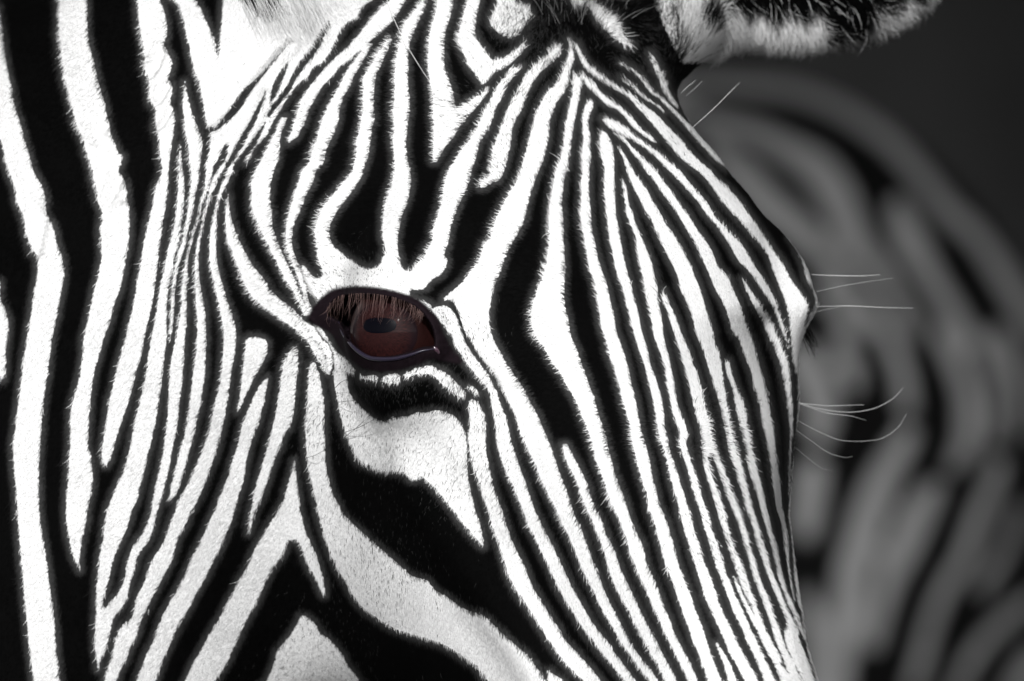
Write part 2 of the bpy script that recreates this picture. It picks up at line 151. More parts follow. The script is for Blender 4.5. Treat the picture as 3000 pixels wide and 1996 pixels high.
WHITE_POLYS = [
# near ear base and temple
"a0 1650,-90 1655,50 1690,200 1740,430 1780,620 1830,750 1870,950 b0 5,1060 25,1140 60,1175 60,1240 40,1400 20,1575 255,1575 300,1530 360,1490 415,1470 430,1450 480,1330 540,1280 590,1200 640,1100 700,1000 760,930 800,850 860,770 950,700 1000,620 1080,570 1150,480 1200,370 1280,230 1400,150 1430,80 1480,-90",
# big white cheek band
"b2 985,200 1010,200 1035,250 1060,350 1080,450 1095,550 1100,700 1100,850 1105,1000 1110,1100 1125,1200 1150,1300 1180,1400 1230,1500 b3 1255,0 1300,60 1390,150 1500,250 1620,350 1730,450 1870,570 c3 30,605 110,625 180,660 240,740 340,790 450,870 560,930 640,945 720,1000 800,1080 900,1170 1000,1260 1080,1330 1150,1420 1230,1540 1260,1680 780,1680 720,1568 660,1480 600,1410 520,1360 420,1290 300,1225 150,1175 b3 1882,1130 1740,1080 1650,1030 1560,970 1480,910 1400,830 1340,740 1295,650 1230,550 1180,450 1140,350 1105,250 1075,150 1050,60 1035,0 b2 1030,1500 1005,1400 985,1300 960,1200 945,1100 935,1000 925,850 932,700 945,550 948,450 950,350 960,250",
"b2 818,1095 828,1095 832,1150 845,1250 855,1350 868,1450 b3 875,0 905,100 930,200 975,300 1020,400 1055,500 1080,600 1100,700 1100,760 1085,770 1060,720 1030,640 975,550 930,450 895,350 850,280 825,265 800,265 760,280 730,370 680,450 620,530 570,620 520,740 470,850 420,940 360,1050 320,1150 270,1250 225,1350 170,1450 90,1568 50,1680 -240,1680 -182,1568 -122,1440 -82,1360 -32,1280 0,1215 35,1150 95,1050 160,950 205,850 260,750 310,650 375,550 420,450 460,350 520,250 560,180 610,100 675,0 b2 730,1450 755,1350 785,1250 812,1150",
"b3 890,965 950,985 1010,1040 1060,1120 1130,1170 1200,1240 1270,1330 1310,1420 1370,1490 1420,1568 1480,1680 520,1680 570,1568 620,1450 650,1370 665,1290 740,1200 800,1120 850,1040",
"b1 220,210 222,300 248,450 310,620 400,800 465,900 550,1000 600,1090 680,1170 760,1230 830,1290 900,1370 985,1430 1030,1500 1075,1568 b2 1095,0 1140,80 1160,180 1155,300 1115,290 1060,210 1000,110 950,10 b1 900,1530 830,1460 730,1390 620,1310 510,1230 430,1150 385,1080 350,1000 310,900 270,800 235,700 205,620 193,500 192,380 200,300",
"b1 990,1408 1050,1430 1110,1500 1150,1568 b2 1165,20 1215,100 1300,160 1375,250 1370,300 1330,290 1290,270 1310,340 1320,450 1380,540 1480,640 1560,700 1640,735 1750,700 c2 0,680 60,650 150,655 240,630 320,650 400,680 460,740 500,810 520,880 530,960 530,1100 535,1200 550,1300 580,1450 610,1568 c3 640,100 665,200 680,320 640,290 560,200 480,110 400,0 c2 340,1480 280,1400 190,1310 110,1240 60,1265 0,1260 b2 1840,1210 1740,1190 1620,1175 1520,1140 1420,1090 1380,1020 1330,920 1290,820 1250,690 1225,560 1195,420 1185,300 1185,200 1165,100 1130,30 b1 1080,1540 1010,1460",
"c2 0,280 60,250 180,225 260,255 340,295 420,370 500,450 510,500 440,510 370,450 300,400 240,330 180,300 120,305 60,305 0,330",
"b2 1425,300 1470,320 1540,310 1590,330 1570,365 1500,355 1430,340",
"b2 1640,330 1720,300 1800,320 1780,385 1700,385 1630,375",
"b2 1835,300 1882,275 1882,335 1840,335",
"c2 540,405 600,430 640,480 610,480 560,440",
"c2 545,550 560,530 600,540 640,580 680,660 700,760 700,900 710,1040 740,1180 770,1330 820,1480 c3 850,0 890,120 930,250 1000,400 1060,520 1120,680 1200,810 1280,950 1370,1080 1440,1200 1560,1330 1650,1430 1740,1540 1830,1680 1690,1680 1600,1568 1520,1490 1430,1400 1350,1290 1270,1180 1200,1060 1130,950 1060,840 970,710 910,590 870,470 830,340 790,220 750,120 725,0 c2 700,1500 660,1380 620,1240 590,1160 560,1060 546,950 540,860 550,800 550,700 545,600",
"c3 1275,1470 1340,1520 1420,1568 1450,1680 1290,1680 1280,1568",
"c1 210,1270 300,1240 360,1260 420,1330 450,1420 480,1500 c2 510,0 580,110 650,210 720,310 790,450 830,560 880,680 910,790 930,900 970,1020 1010,1150 1060,1280 1110,1430 c3 1155,0 1220,140 1290,270 1380,460 1450,610 1520,750 1600,890 1680,1030 1760,1130 1850,1240 d3 0,1310 70,1390 140,1490 200,1568 270,1680 170,1680 100,1568 60,1520 0,1445 c3 1840,1390 1760,1300 1680,1190 1590,1070 1500,930 1430,820 1350,680 1290,530 1220,400 1150,240 1090,130 1045,0 c2 1020,1500 980,1400 930,1290 880,1190 840,1080 810,960 795,850 780,720 755,600 740,500 710,430 650,350 560,250 470,120 400,0 c1 390,1530 330,1450 260,1360 200,1290",
"b1 890,860 960,930 1020,985 1075,975 1085,930 1050,820 1040,740 1200,720 1300,800 1420,880 1500,905 1600,880 1650,780 1780,780 1800,880 1840,920 1900,920 c1 60,890 130,800 180,700 330,800 345,850 310,930 270,970 200,1010 140,1080 60,1100 0,1105 b1 1882,1160 1800,1150 1650,1120 1500,1105 1350,1105 1200,1120 1120,1160 1060,1210 1030,1230 1000,1180 960,1120 930,1040 905,950",
"c1 20,1170 90,1195 200,1235 190,1290 150,1290 80,1230",
"c0 1640,40 1720,60 1800,130 1882,190 d0 40,260 100,340 150,400 100,415 30,375 c0 1882,370 1830,310 1760,250 1700,170",
"c0 1460,-90 1640,-90 1600,50 1540,100 1500,50",
"c0 820,-90 960,-90 970,60 1060,70 1110,150 1080,230 1000,300 940,360 870,340 800,290 740,220 760,140 800,60",
"c0 740,580 850,540 960,480 1040,400 1060,440 980,540 880,620 780,660",
"c0 430,1010 520,950 620,890 720,820 700,880 620,980 540,1070 470,1150",
]
BLACK_STROKES = [
"b0 560,830,10 540,900,30 500,980,40 440,1120,50 390,1210,60 330,1320,60 260,1440,55 205,1530,42 182,1590,38",
"b0 560,1120,14 470,1280,50 400,1380,60 340,1470,80 300,1540,75 285,1600,70",
"b0 215,1310,30 185,1390,60 150,1470,60 105,1540,45 90,1590,40",
"b0 780,380,8 680,500,18 600,590,22 520,690,35 440,780,50 360,880,75 280,1000,80 200,1090,65 130,1150,40 60,1190,30",
"b0 770,570,12 730,640,40 690,720,60 650,820,70 630,890,40 600,960,12",
"b0 1140,190,15 1080,300,60 1010,430,70 930,540,70 860,640,60 800,750,50 740,860,50 680,930,40 620,1010,40 580,1080,30",
"b0 860,790,20 800,880,30 740,960,26 680,1060,24 640,1130,20",
]
BLACK_POLYS = [
"b0 -20,-90 155,-90 160,150 145,350 135,480 115,510 100,400 70,320 30,230 0,160 a0 1860,100 1800,0 1790,-90",
"b0 300,-90 350,10 450,70 540,110 620,80 660,0 680,-90",
]

def _parse(txt, n):
    out, ox, oy = [], 0, 0
    for tok in txt.split():
        if tok[0] in TX and tok[1:] in TY:
            ox, oy = TX[tok[0]], TY[tok[1:]]
            continue
        v = [float(t) for t in tok.split(',')]
        if n == 'row':
            out.append((oy + v[0] / SC, ox + v[1] / SC, ox + v[2] / SC))
        elif n == 'pt':
            out.append((ox + v[0] / SC, oy + v[1] / SC))
        else:
            out.append((ox + v[0] / SC, oy + v[1] / SC, v[2] / SC))
    return np.array(out)

def _cr(p, m=5, closed=False):
    """Catmull-Rom resampling of a polyline."""
    if closed:
        q = np.vstack([p[-1:], p, p[:2]])
    else:
        q = np.vstack([2 * p[:1] - p[1:2], p, 2 * p[-1:] - p[-2:-1]])
    t = np.linspace(0, 1, m, endpoint=False)[None, :, None]
    a, b, c, d = (q[i:len(q) - 3 + i][:, None, :] for i in range(4))
    r = .5 * (2 * b + (c - a) * t + (2 * a - 5 * b + 4 * c - d) * t ** 2 + (3 * b - a - 3 * c + d) * t ** 3)
    r = r.reshape(-1, p.shape[1])
    return r if closed else np.vstack([r, p[-1:]])

PAD, RES = 64, 0.7           # chart padding (chart units) and raster cells per unit
RW, RH = int((3000 + 2 * PAD) * RES), int((1996 + 2 * PAD) * RES)

def fill(img, poly, val):
    """even-odd scanline fill of one closed outline into the chart"""
    p = (poly + PAD) * RES
    x0, y0 = p, np.roll(p, -1, 0)
    for r in range(max(0, int(p[:, 1].min())), min(RH, int(p[:, 1].max()) + 2)):
        yy = r + .5
        m = (x0[:, 1] <= yy) != (y0[:, 1] <= yy)
        if not m.any():
            continue
        a, b = x0[m], y0[m]
        xs = np.sort(a[:, 0] + (yy - a[:, 1]) / (b[:, 1] - a[:, 1]) * (b[:, 0] - a[:, 0]))
        for k in range(0, len(xs) - 1, 2):
            i, j = int(max(0, math.ceil(xs[k] - .5))), int(min(RW, math.ceil(xs[k + 1] - .5)))
            if j > i:
                img[r, i:j] = val

def stroke_poly(s):
    s = _cr(s, 5)
    d = np.gradient(s[:, :2], axis=0)
    nrm = np.stack([-d[:, 1], d[:, 0]], 1) / np.maximum(np.linalg.norm(d, axis=1), 1e-6)[:, None]
    return np.vstack([s[:, :2] + nrm * s[:, 2:] / 2, (s[:, :2] - nrm * s[:, 2:] / 2)[::-1]])

def edt(mask, R):
    """distance (cells, capped) from every False cell to the nearest True one"""
    big = R + 2.0
    d = np.where(mask, 0., big)
    for _ in (0, 1):
        for k in range(1, d.shape[0]):
            np.minimum(d[k], d[k - 1] + 1, out=d[k])
        d = d[::-1]
    d2 = d ** 2
    o = d2.copy()
    for k in range(1, R + 1):
        o[:, k:] = np.minimum(o[:, k:], d2[:, :-k] + k * k)
        o[:, :-k] = np.minimum(o[:, :-k], d2[:, k:] + k * k)
    return np.minimum(np.sqrt(o), big)

def coat_chart():
    img = np.zeros((RH, RW), bool)
    for t in WHITE_ROWS:
        r = _parse(t, 'row')
        r = _cr(r, 5)
        fill(img, np.vstack([r[:, [1, 0]], r[::-1][:, [2, 0]]]), True)
    for t in WHITE_POLYS:
        fill(img, _cr(_parse(t, 'pt'), 4, True), True)
    for t in BLACK_STROKES:
        fill(img, stroke_poly(_parse(t, 'st')), False)
    for t in BLACK_POLYS:
        fill(img, _cr(_parse(t, 'pt'), 4, True), False)
    R = 28
    return (edt(~img, R) - edt(img, R)) / RES      # + inside white, - inside black (chart units)

# ---------------------------------------------------------------- zebra shape (cm)
def smin(a, b, k):
    h = np.clip(.5 + .5 * (b - a) / k, 0, 1)
    return b + (a - b) * h - k * h * (1 - h)

YAW, PIT = math.radians(27), math.radians(35)
HO = np.array([5.0, 0.5, 2.97])                                   # brow point on the midline
HA = np.array([math.sin(PIT) * math.sin(YAW), -math.sin(PIT) * math.cos(YAW), -math.cos(PIT)])   # towards the nose
HN = np.array([math.cos(PIT) * math.sin(YAW), -math.cos(PIT) * math.cos(YAW), math.sin(PIT)])    # out of the forehead
HL = np.array([-math.cos(YAW), -math.sin(YAW), 0.])               # towards the near side

# cross sections of the head: station along the head, then (half width, depth below the dorsal line)
SECT = [
 (-19, [(0, 3.5), (3, 3.8), (5.0, 5.5), (5.8, 8), (5.5, 12), (4, 16), (0, 18)]),
 (-14, [(0, 1.2), (3, 1.6), (5.0, 3.2), (6.2, 6.5), (7.2, 11), (7.2, 16), (5.5, 21), (0, 24)]),
 (-9, [(0, .2), (3, .5), (5.2, 1.9), (6.7, 5.0), (8.4, 10), (8.6, 15), (7.4, 21), (4, 25), (0, 26)]),
 (-5, [(0, -.1), (3, .1), (5.8, 1.0), (7.6, 3.2), (8.8, 8), (9.0, 15), (8.0, 21), (4.5, 25), (0, 26)]),
 (-2.5, [(0, -.1), (3.4, .1), (6.4, .9), (8.4, 2.6), (9.1, 4.6), (9.1, 9), (9.0, 15), (8.0, 21), (4.5, 25), (0, 26)]),
 (1.0, [(0, 0), (3.4, .3), (6.2, 1.5), (8.3, 3.4), (9.1, 5.2), (9.0, 9), (8.8, 15), (7.8, 21), (4.5, 24), (0, 25)]),
 (3.6, [(0, 0), (3.2, .4), (5.7, 1.6), (7.6, 3.7), (8.7, 6.0), (8.9, 10), (8.6, 15), (7.5, 20), (4, 23), (0, 24)]),
 (6, [(0, 0), (2.9, .4), (5.0, 1.6), (6.6, 3.6), (7.9, 6.4), (8.5, 10), (8.3, 14.5), (7.2, 19.5), (4, 22.5), (0, 23.5)]),
 (9, [(0, 0), (2.6, .5), (4.2, 1.6), (5.4, 3.5), (6.9, 6.8), (7.7, 10), (7.6, 14), (6.4, 18), (3.5, 21), (0, 22)]),
 (14, [(0, .1), (2.0, .5), (2.9, 1.5), (3.6, 3.2), (4.8, 6.5), (5.9, 9), (6.0, 12.5), (5.0, 15.5), (3, 17.5), (0, 18.5)]),
 (20, [(0, .3), (1.7, .7), (2.7, 1.7), (3.4, 3.6), (4.1, 6), (4.5, 9), (4.2, 11.5), (3, 13.5), (0, 14.5)]),
 (27, [(0, .9), (2.0, 1.2), (3.5, 2.3), (4.4, 4.2), (4.8, 7), (4.4, 10), (3, 12), (0, 12.8)]),
 (31.5, [(0, 2.2), (2.4, 2.4), (3.9, 3.6), (4.5, 5.5), (4.6, 7.5), (4.0, 10), (2.6, 11.6), (0, 12)]),
 (34, [(0, 5.0), (1.6, 5.2), (2.6, 5.9), (3.0, 6.8), (3.0, 7.6), (2.6, 8.6), (1.6, 9.4), (0, 9.7)]),
 (35, [(0, 6.9), (.3, 6.95), (.4, 7.1), (.3, 7.3), (0, 7.4)]),
]
def _tables():
    th = np.linspace(0, math.pi, 49)
    ss, cc, rr = [], [], []
    for s, pts in SECT:
        p = np.array(pts, float)
        c = .5 * (p[0, 1] + p[-1, 1])
        q = _cr(p, 6)
        t = np.arctan2(q[:, 0], c - q[:, 1])
        r = np.hypot(q[:, 0], c - q[:, 1])
        ss.append(s); cc.append(c); rr.append(np.interp(th, t, r))
    sg = np.linspace(-19, 35, 217)
    k = np.exp(-.5 * (np.arange(-8, 9) / 2.6) ** 2); k /= k.sum()
    def sm(v, tight):
        o = np.interp(sg, ss, v)
        e = np.convolve(np.pad(o, 8, mode='edge'), k, 'valid')
        w = np.clip((sg - 30) / 3, 0, 1)
        return o * w + e * (1 - w)
    R = np.stack([sm([r[i] for r in rr], 0) for i in range(49)], 1)
    k2 = np.array([1, 2, 1.]) / 4
    R = np.apply_along_axis(lambda v: np.convolve(np.pad(v, 1, mode='reflect'), k2, 'valid'), 1, R)
    return sg, sm(cc, 0), R
SG, CG, RG = _tables()

def head_coords(p):
    q = p - HO
    return q @ HA, q @ HL, -(q @ HN)

def f_head(p):
    s, l, d = head_coords(p)
    fs = np.clip((s + 19) / 54 * 216, 0, 215.999)
    i = fs.astype(int); w = fs - i
    c = CG[i] * (1 - w) + CG[i + 1] * w
    ft = np.clip(np.arctan2(np.abs(l), c - d) / math.pi * 48, 0, 47.999)
    j = ft.astype(int); v = ft - j
    R = (RG[i, j] * (1 - w) + RG[i + 1, j] * w) * (1 - v) + (RG[i, j + 1] * (1 - w) + RG[i + 1, j + 1] * w) * v
    f = np.hypot(l, c - d) - R
    out = np.maximum(s - 35, 0) + np.maximum(-19 - s, 0)
    return np.where(out > 0, np.hypot(np.maximum(f, 0), out) + np.minimum(f, 0) * .2, f)

def cone(p, a, b, ra, rb):
    a, b = np.array(a, float), np.array(b, float)
    t = np.clip(((p - a) @ (b - a)) / ((b - a) @ (b - a)), 0, 1)
    return np.linalg.norm(p - (a + t[..., None] * (b - a)), axis=-1) - (ra + (rb - ra) * t)

def ellipsoid(p, c, ax, r):
    q = (p - np.array(c)) @ np.array(ax).T / np.array(r)
    k = np.linalg.norm(q, axis=-1)
    return (k - 1) * min(r) * (.5 + .5 * np.minimum(k, 1))

def unit(v):
    v = np.array(v, float)
    return v / np.linalg.norm(v)

def frame(z, up):
    z = unit(z); x = unit(np.cross(up, z)); return np.array([x, np.cross(z, x), z])

NEAR_EYE = HO + .4 * HA + 9.5 * HL - 4.6 * HN
FAR_EYE = HO + .4 * HA - 9.5 * HL - 4.6 * HN
EYE_R = 2.0
EYE_C = NEAR_EYE - 1.55 * unit(.80 * HL + .55 * HN + .1 * HA)

EAR_C, EAR_R = np.array([11.4, 16.0, 14.75]), (1.9, 2.9, 5.65)
def body(p):
    f = f_head(p)
    # neck running back and down from the poll, with the jaw corner and crest
    nk = smin(cone(p, (-9, 17, 6), (-30, 30, -12), 13.0, 17.5), cone(p, (-12, 16, 0), (-34, 26, -34), 12, 19), 6)
    f = smin(f, nk, 4.5)
    # bony brow over either eye, raised lids
    for sgn in (1, -1):
        l = HL * sgn
        e = HO - 1.0 * HA + 8.6 * l - 3.4 * HN
        f = smin(f, ellipsoid(p, e, frame(l, HA), (1.3, 2.9, 1.1) if sgn > 0 else (1.1, 2.4, .8)), 1.6)
        f = smin(f, ellipsoid(p, HO + .4 * HA + 8.3 * l - 4.9 * HN, frame(l + .4 * HN, HA), (2.2, 2.8, 1.9) if sgn > 0 else (1.6, 2.2, 1.3)), 1.8)
        # cheek crest running down from below the eye
        f = smin(f, cone(p, HO + 5 * HA + 7.9 * l - 7.5 * HN, HO + 15 * HA + 5.0 * l - 7.5 * HN, .35, .2), 2.0)
        # ear root
        f = smin(f, ellipsoid(p, HO - 12.6 * HA + (7.2 if sgn > 0 else 5.6) * l - 8.2 * HN, frame(unit(-HA * .8 + l * .5), HN), (2.9, 3.3, 3.8) if sgn > 0 else (1.6, 1.8, 2.6)), 2.4)
    # far ear, pricked sideways behind the poll, hollow towards the camera
    fr = frame((1., .18, .02), (0, .55, 1))
    ear = ellipsoid(p, EAR_C, fr, EAR_R)
    cav = ellipsoid(p, EAR_C + np.array([-.2, -1.6, 1.5]), fr, (1.6, 2.0, 4.9))
    f = smin(f, cone(p, (4.5, 9.5, 11.0), (8.2, 14.5, 13.8), 2.0, 1.5), 1.2)
    f = smin(f, -smin(-ear, cav, .5), 1.0)
    # near ear, standing up out of the picture
    n0, n1 = np.array([-9.4, 4.6, 14.2]), np.array([-11.5, 6.8, 29])
    fr2 = frame(n1 - n0, (0, -1, .2))
    near = ellipsoid(p, .45 * n0 + .55 * n1, fr2, (3.0, 2.2, 8.5))
    ncv = ellipsoid(p, .42 * n0 + .58 * n1 + np.array([1.2, -2.0, .8]), fr2, (1.9, 1.5, 7.0))
    return smin(f, -smin(-near, ncv, .5), 3.5)

def grad(fn, p, h=.04):
    g = np.empty_like(p)
    for k in range(3):
        d = np.zeros(3); d[k] = h
        g[:, k] = (fn(p + d) - fn(p - d)) / (2 * h)
    return g

def surface_net(fn, lo, hi, vox):
    """quad mesh of the zero level of fn (naive surface nets)"""
    n = [int(math.ceil((b - a) / vox)) + 1 for a, b in zip(lo, hi)]
    ax = [lo[k] + vox * np.arange(n[k]) for k in range(3)]
    F = np.empty(n)
    YY, ZZ = np.meshgrid(ax[1], ax[2], indexing='ij')
    for i, x in enumerate(ax[0]):
        F[i] = fn(np.stack([np.full(YY.shape, x), YY, ZZ], -1).reshape(-1, 3)).reshape(YY.shape)
    for k in range(3):
        s = [slice(None)] * 3
        for e in (0, -1):
            s[k] = e; F[tuple(s)] = np.maximum(F[tuple(s)], vox * .3)
    I = F < 0
    acc = np.zeros([m - 1 for m in n] + [3]); cnt = np.zeros([m - 1 for m in n])
    for k in range(3):
        a = [slice(None)] * 3; b = [slice(None)] * 3
        a[k], b[k] = slice(0, -1), slice(1, None)
        A, B = F[tuple(a)], F[tuple(b)]
        cr = (A < 0) != (B < 0)
        ii = np.argwhere(cr)
        t = (A[cr] / (A[cr] - B[cr]))[:, None]
        pos = ii.astype(float); pos[:, k:k + 1] += t
        o = [x for x in range(3) if x != k]
        for u in (0, -1):
            for v in (0, -1):
                c = ii.copy(); c[:, o[0]] += u; c[:, o[1]] += v
                ok = ((c >= 0) & (c < np.array(n) - 1)).all(1)
                c = c[ok]
                np.add.at(acc, tuple(c.T), pos[ok]); np.add.at(cnt, tuple(c.T), 1)
    act = cnt > 0
    idx = np.full(cnt.shape, -1); idx[act] = np.arange(act.sum())
    V = acc[act] / cnt[act][:, None] * vox + np.array(lo)
    Q = []
    for k in range(3):
        a = [slice(None)] * 3; b = [slice(None)] * 3
        a[k], b[k] = slice(0, -1), slice(1, None)
        cr = I[tuple(a)] != I[tuple(b)]
        ii = np.argwhere(cr)
        o = [(k + 1) % 3, (k + 2) % 3]
        ok = (ii[:, o[0]] > 0) & (ii[:, o[1]] > 0) & (ii[:, o[0]] < n[o[0]] - 1) & (ii[:, o[1]] < n[o[1]] - 1)
        ii = ii[ok]
        q = []
        for du, dv in ((-1, -1), (0, -1), (0, 0), (-1, 0)):
            c = ii.copy(); c[:, o[0]] += du; c[:, o[1]] += dv
            q.append(idx[tuple(c.T)])
        q = np.stack(q, 1)
        flip = ~I[tuple(a)][tuple(ii.T)]
        q[flip] = q[flip][:, ::-1]
        Q.append(q)
    return V, np.vstack(Q)

def project(fn, V, it=3, h=.04):
    for _ in range(it):
        g = grad(fn, V, h)
        V = V - g * (fn(V) / np.maximum((g * g).sum(1), .05))[:, None]
    return V

def split_quads(V, Q):
    e = np.stack([Q, np.roll(Q, -1, 1)], -1).reshape(-1, 2)
    key = np.sort(e, 1)
    u, inv = np.unique(key[:, 0].astype(np.int64) * len(V) + key[:, 1], return_inverse=True)
    a, b = u // len(V), u % len(V)
    E = (V[a] + V[b]) / 2
    Fc = V[Q].mean(1)
    ei = (inv + len(V)).reshape(-1, 4)
    fi = np.arange(len(Q)) + len(V) + len(E)
    NQ = np.stack([np.stack([Q[:, k], ei[:, k], fi, ei[:, (k + 3) % 4]], 1) for k in range(4)], 1).reshape(-1, 4)
    return np.vstack([V, E, Fc]), NQ

def normals(V, Q):
    d = np.cross(V[Q[:, 2]] - V[Q[:, 0]], V[Q[:, 3]] - V[Q[:, 1]])
    N = np.zeros_like(V)
    for k in range(4):
        for c in range(3):
            N[:, c] += np.bincount(Q[:, k], d[:, c], len(V))
    return N / np.maximum(np.linalg.norm(N, axis=1), 1e-12)[:, None]

CAM_D, FRAME_W = 400., 40.
def to_chart(p):
    """where a point (cm) falls on the coat chart, whose plane is the plane of focus"""
    k = CAM_D / (p[:, 1] + CAM_D)
    return 1500 + p[:, 0] * k * 75, 998 - p[:, 2] * k * 75

# ---------------------------------------------------------------- coat materials
def attr(nb, name, out='Fac'):
    return nb('ShaderNodeAttribute', attribute_name=name).outputs[out]

def mrange(nb, v, a, b, c, d, smooth=False):
    n = nb('ShaderNodeMapRange', {0: v, 1: a, 2: b, 3: c, 4: d}, interpolation_type='SMOOTHSTEP' if smooth else 'LINEAR')
    return n.outputs[0]

def math_(nb, op, a, b=0., c=0.):
    return nb('ShaderNodeMath', {0: a, 1: b, 2: c}, operation=op).outputs[0]

def mix(nb, f, a, b):
    n = nb('ShaderNodeMix', data_type='RGBA')
    for k, v in ((0, f), (6, a), (7, b)):
        if isinstance(v, bpy.types.NodeSocket): nb.link(v, n.inputs[k])
        elif k: n.inputs[k].default_value = (v, v, v, 1) if isinstance(v, float) else v
        else: n.inputs[k].default_value = v
    return n.outputs[2]

def coat_material(name, hair):
    m, nt, b = new_mat(name)
    nb = NB(nt)
    sd = attr(nb, 'marking')
    if not hair:
        geo = nb('ShaderNodeNewGeometry').outputs['Position']
        nz = nb('ShaderNodeTexNoise', {'Vector': geo, 'Scale': 900., 'Detail': 2.}).outputs[0]
        sd = math_(nb, 'ADD', sd, mrange(nb, nz, .3, .7, -3., 3.))
    # grey margins paint a soft glow into the black stripes, pure black mid-stripe
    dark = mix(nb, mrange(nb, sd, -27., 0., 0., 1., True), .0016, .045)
    if hair:
        light = mix(nb, attr(nb, 'shade'), .72, .92)
    else:
        nz2 = nb('ShaderNodeTexNoise', {'Vector': geo, 'Scale': 1500., 'Detail': 3.}).outputs[0]
        light = mix(nb, mrange(nb, nz2, .35, .6, 0., 1.), .55, .84)
    w = mrange(nb, sd, -1.0, 2.0, 0., 1., True)
    w = math_(nb, 'MULTIPLY', w, mrange(nb, attr(nb, 'bare'), 0., 1., 1., 0.))
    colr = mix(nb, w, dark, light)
    # bare skin of lids and eye corner
    colr = mix(nb, attr(nb, 'bare'), colr, (.010, .0065, .0085, 1))
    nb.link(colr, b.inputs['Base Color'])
    b.inputs['Roughness'].default_value = .75
    b.inputs['Specular IOR Level'].default_value = .03
    if hair:
        nn = nb('ShaderNodeAttribute', attribute_name='skin_normal').outputs['Vector']
        nb.link(nn, b.inputs['Normal'])
    return m

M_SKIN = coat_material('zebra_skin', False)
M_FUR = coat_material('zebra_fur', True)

# ---------------------------------------------------------------- near zebra: head, neck, ears
CHART = coat_chart()
def sample(u, v, border=40):
    u = np.clip(u, -border, 3000 + border); v = np.clip(v, -border, 1996 + border)
    x = np.clip((u + PAD) * RES - .5, 0, RW - 1.001); y = np.clip((v + PAD) * RES - .5, 0, RH - 1.001)
    i, j = x.astype(int), y.astype(int); a, b = x - i, y - j
    C = CHART
    return (C[j, i] * (1 - a) + C[j, i + 1] * a) * (1 - b) + (C[j + 1, i] * (1 - a) + C[j + 1, i + 1] * a) * b

V, Q = surface_net(body, (-36, -28, -33), (22, 38, 28), .55)
V = project(body, V, 3)
for lev in range(3):
    N = normals(V, Q)
    if lev:
        c = V[Q].mean(1); u, v = to_chart(c)
        pick = (N[Q].mean(1)[:, 1] < .45) & (u > -140) & (u < 3140) & (v > -140) & (v < 2140)
        keep, Q = Q[~pick], Q[pick]
        V, Q = split_quads(V, Q)
        Q_hi, Q_lo = Q, (keep if lev == 1 else np.vstack([Q_lo, keep]))
    else:
        V, Q = split_quads(V, Q)
    V = project(body, V, 2 if lev < 2 else 1)
    V = np.where(np.isfinite(V), V, 0)

# settle the far outline of brow and nose to the measured profile
PROFILE = np.array([(240, 2000), (300, 2015), (370, 2032), (400, 2060), (450, 2105), (500, 2140), (560, 2190), (620, 2235), (660, 2285), (720, 2330), (780, 2365), (850, 2385), (900, 2398), (940, 2378), (1000, 2350), (1050, 2340), (1100, 2337), (1150, 2340), (1200, 2340), (1300, 2326), (1400, 2318), (1500, 2312), (1560, 2318), (1650, 2330), (1750, 2345), (1850, 2358), (1900, 2370), (1950, 2385), (1996, 2400), (2100, 2435)], float)
for _ in range(3):
    u, v = to_chart(V)
    bins = np.arange(250, 2100, 25)
    mx = np.array([u[(np.abs(v - y) < 13) & (u < 2560) & (V[:, 1] < 14)].max() for y in bins])
    res = np.interp(bins, PROFILE[:, 0], PROFILE[:, 1]) - mx
    res = np.convolve(np.pad(res, 1, mode='edge'), [.25, .5, .25], 'valid')
    w = np.clip((u - 1850) / 420, 0, 1); w = w * w * (3 - 2 * w)
    fade = np.clip((v - 250) / 120, 0, 1)
    V[:, 0] += np.interp(v, bins, res) * w * fade / 75

N = normals(V, np.vstack([Q_hi, Q_lo]))
u, v = to_chart(V)

def to_world(x, y, Y):
    k = (CAM_D + Y) / CAM_D
    return np.array([(x - 1500) / 75 * k, Y, (998 - y) / 75 * k])

# eye opening: lids stand proud, the skin inside is drawn back behind the eyeball
def E(txt):
    return np.array([[880 + float(t.split(',')[0]) / 3.92, 800 + float(t.split(',')[1]) / 3.92] for t in txt.split()])
OPEN = _cr(E("300,480 360,330 480,262 650,238 850,243 1050,275 1200,320 1330,390 1440,490 1520,620 1550,740 1545,850 1400,872 1250,925 1080,965 900,975 780,955 680,890 580,800 500,690 450,590 370,530"), 5, True)
BARE = _cr(E("110,540 180,380 330,240 450,195 650,175 850,185 1050,220 1230,275 1360,330 1480,430 1580,560 1640,720 1740,880 1850,1010 1700,1000 1500,960 1380,1020 1200,1080 1050,1110 880,1110 700,1060 560,960 450,830 380,700 250,620"), 5, True)
def inside_dist(poly, u, v, reach=60):
    """signed distance to a closed outline, negative inside (only near it)"""
    d = np.full(len(u), 1e3)
    m = np.where((u > poly[:, 0].min() - reach) & (u < poly[:, 0].max() + reach) & (v > poly[:, 1].min() - reach) & (v < poly[:, 1].max() + reach))[0]
    p = np.stack([u[m], v[m]], 1)
    a, b = poly, np.roll(poly, -1, 0)
    best = np.full(len(m), 1e9); ins = np.zeros(len(m), bool)
    for k in range(len(a)):
        e = b[k] - a[k]
        t = np.clip(((p - a[k]) @ e) / max(e @ e, 1e-9), 0, 1)
        best = np.minimum(best, np.linalg.norm(p - a[k] - t[:, None] * e, axis=1))
        if a[k][1] != b[k][1]:
            c = (a[k][1] <= p[:, 1]) != (b[k][1] <= p[:, 1])
            ins ^= c & (p[:, 0] < a[k][0] + (p[:, 1] - a[k][1]) / e[1] * e[0])
    d[m] = np.where(ins, -best, best)
    return d
front = (N[:, 1] < .3) & (V[:, 1] < 10)
dO = np.where(front, inside_dist(OPEN, u, v, 90), 1e3)
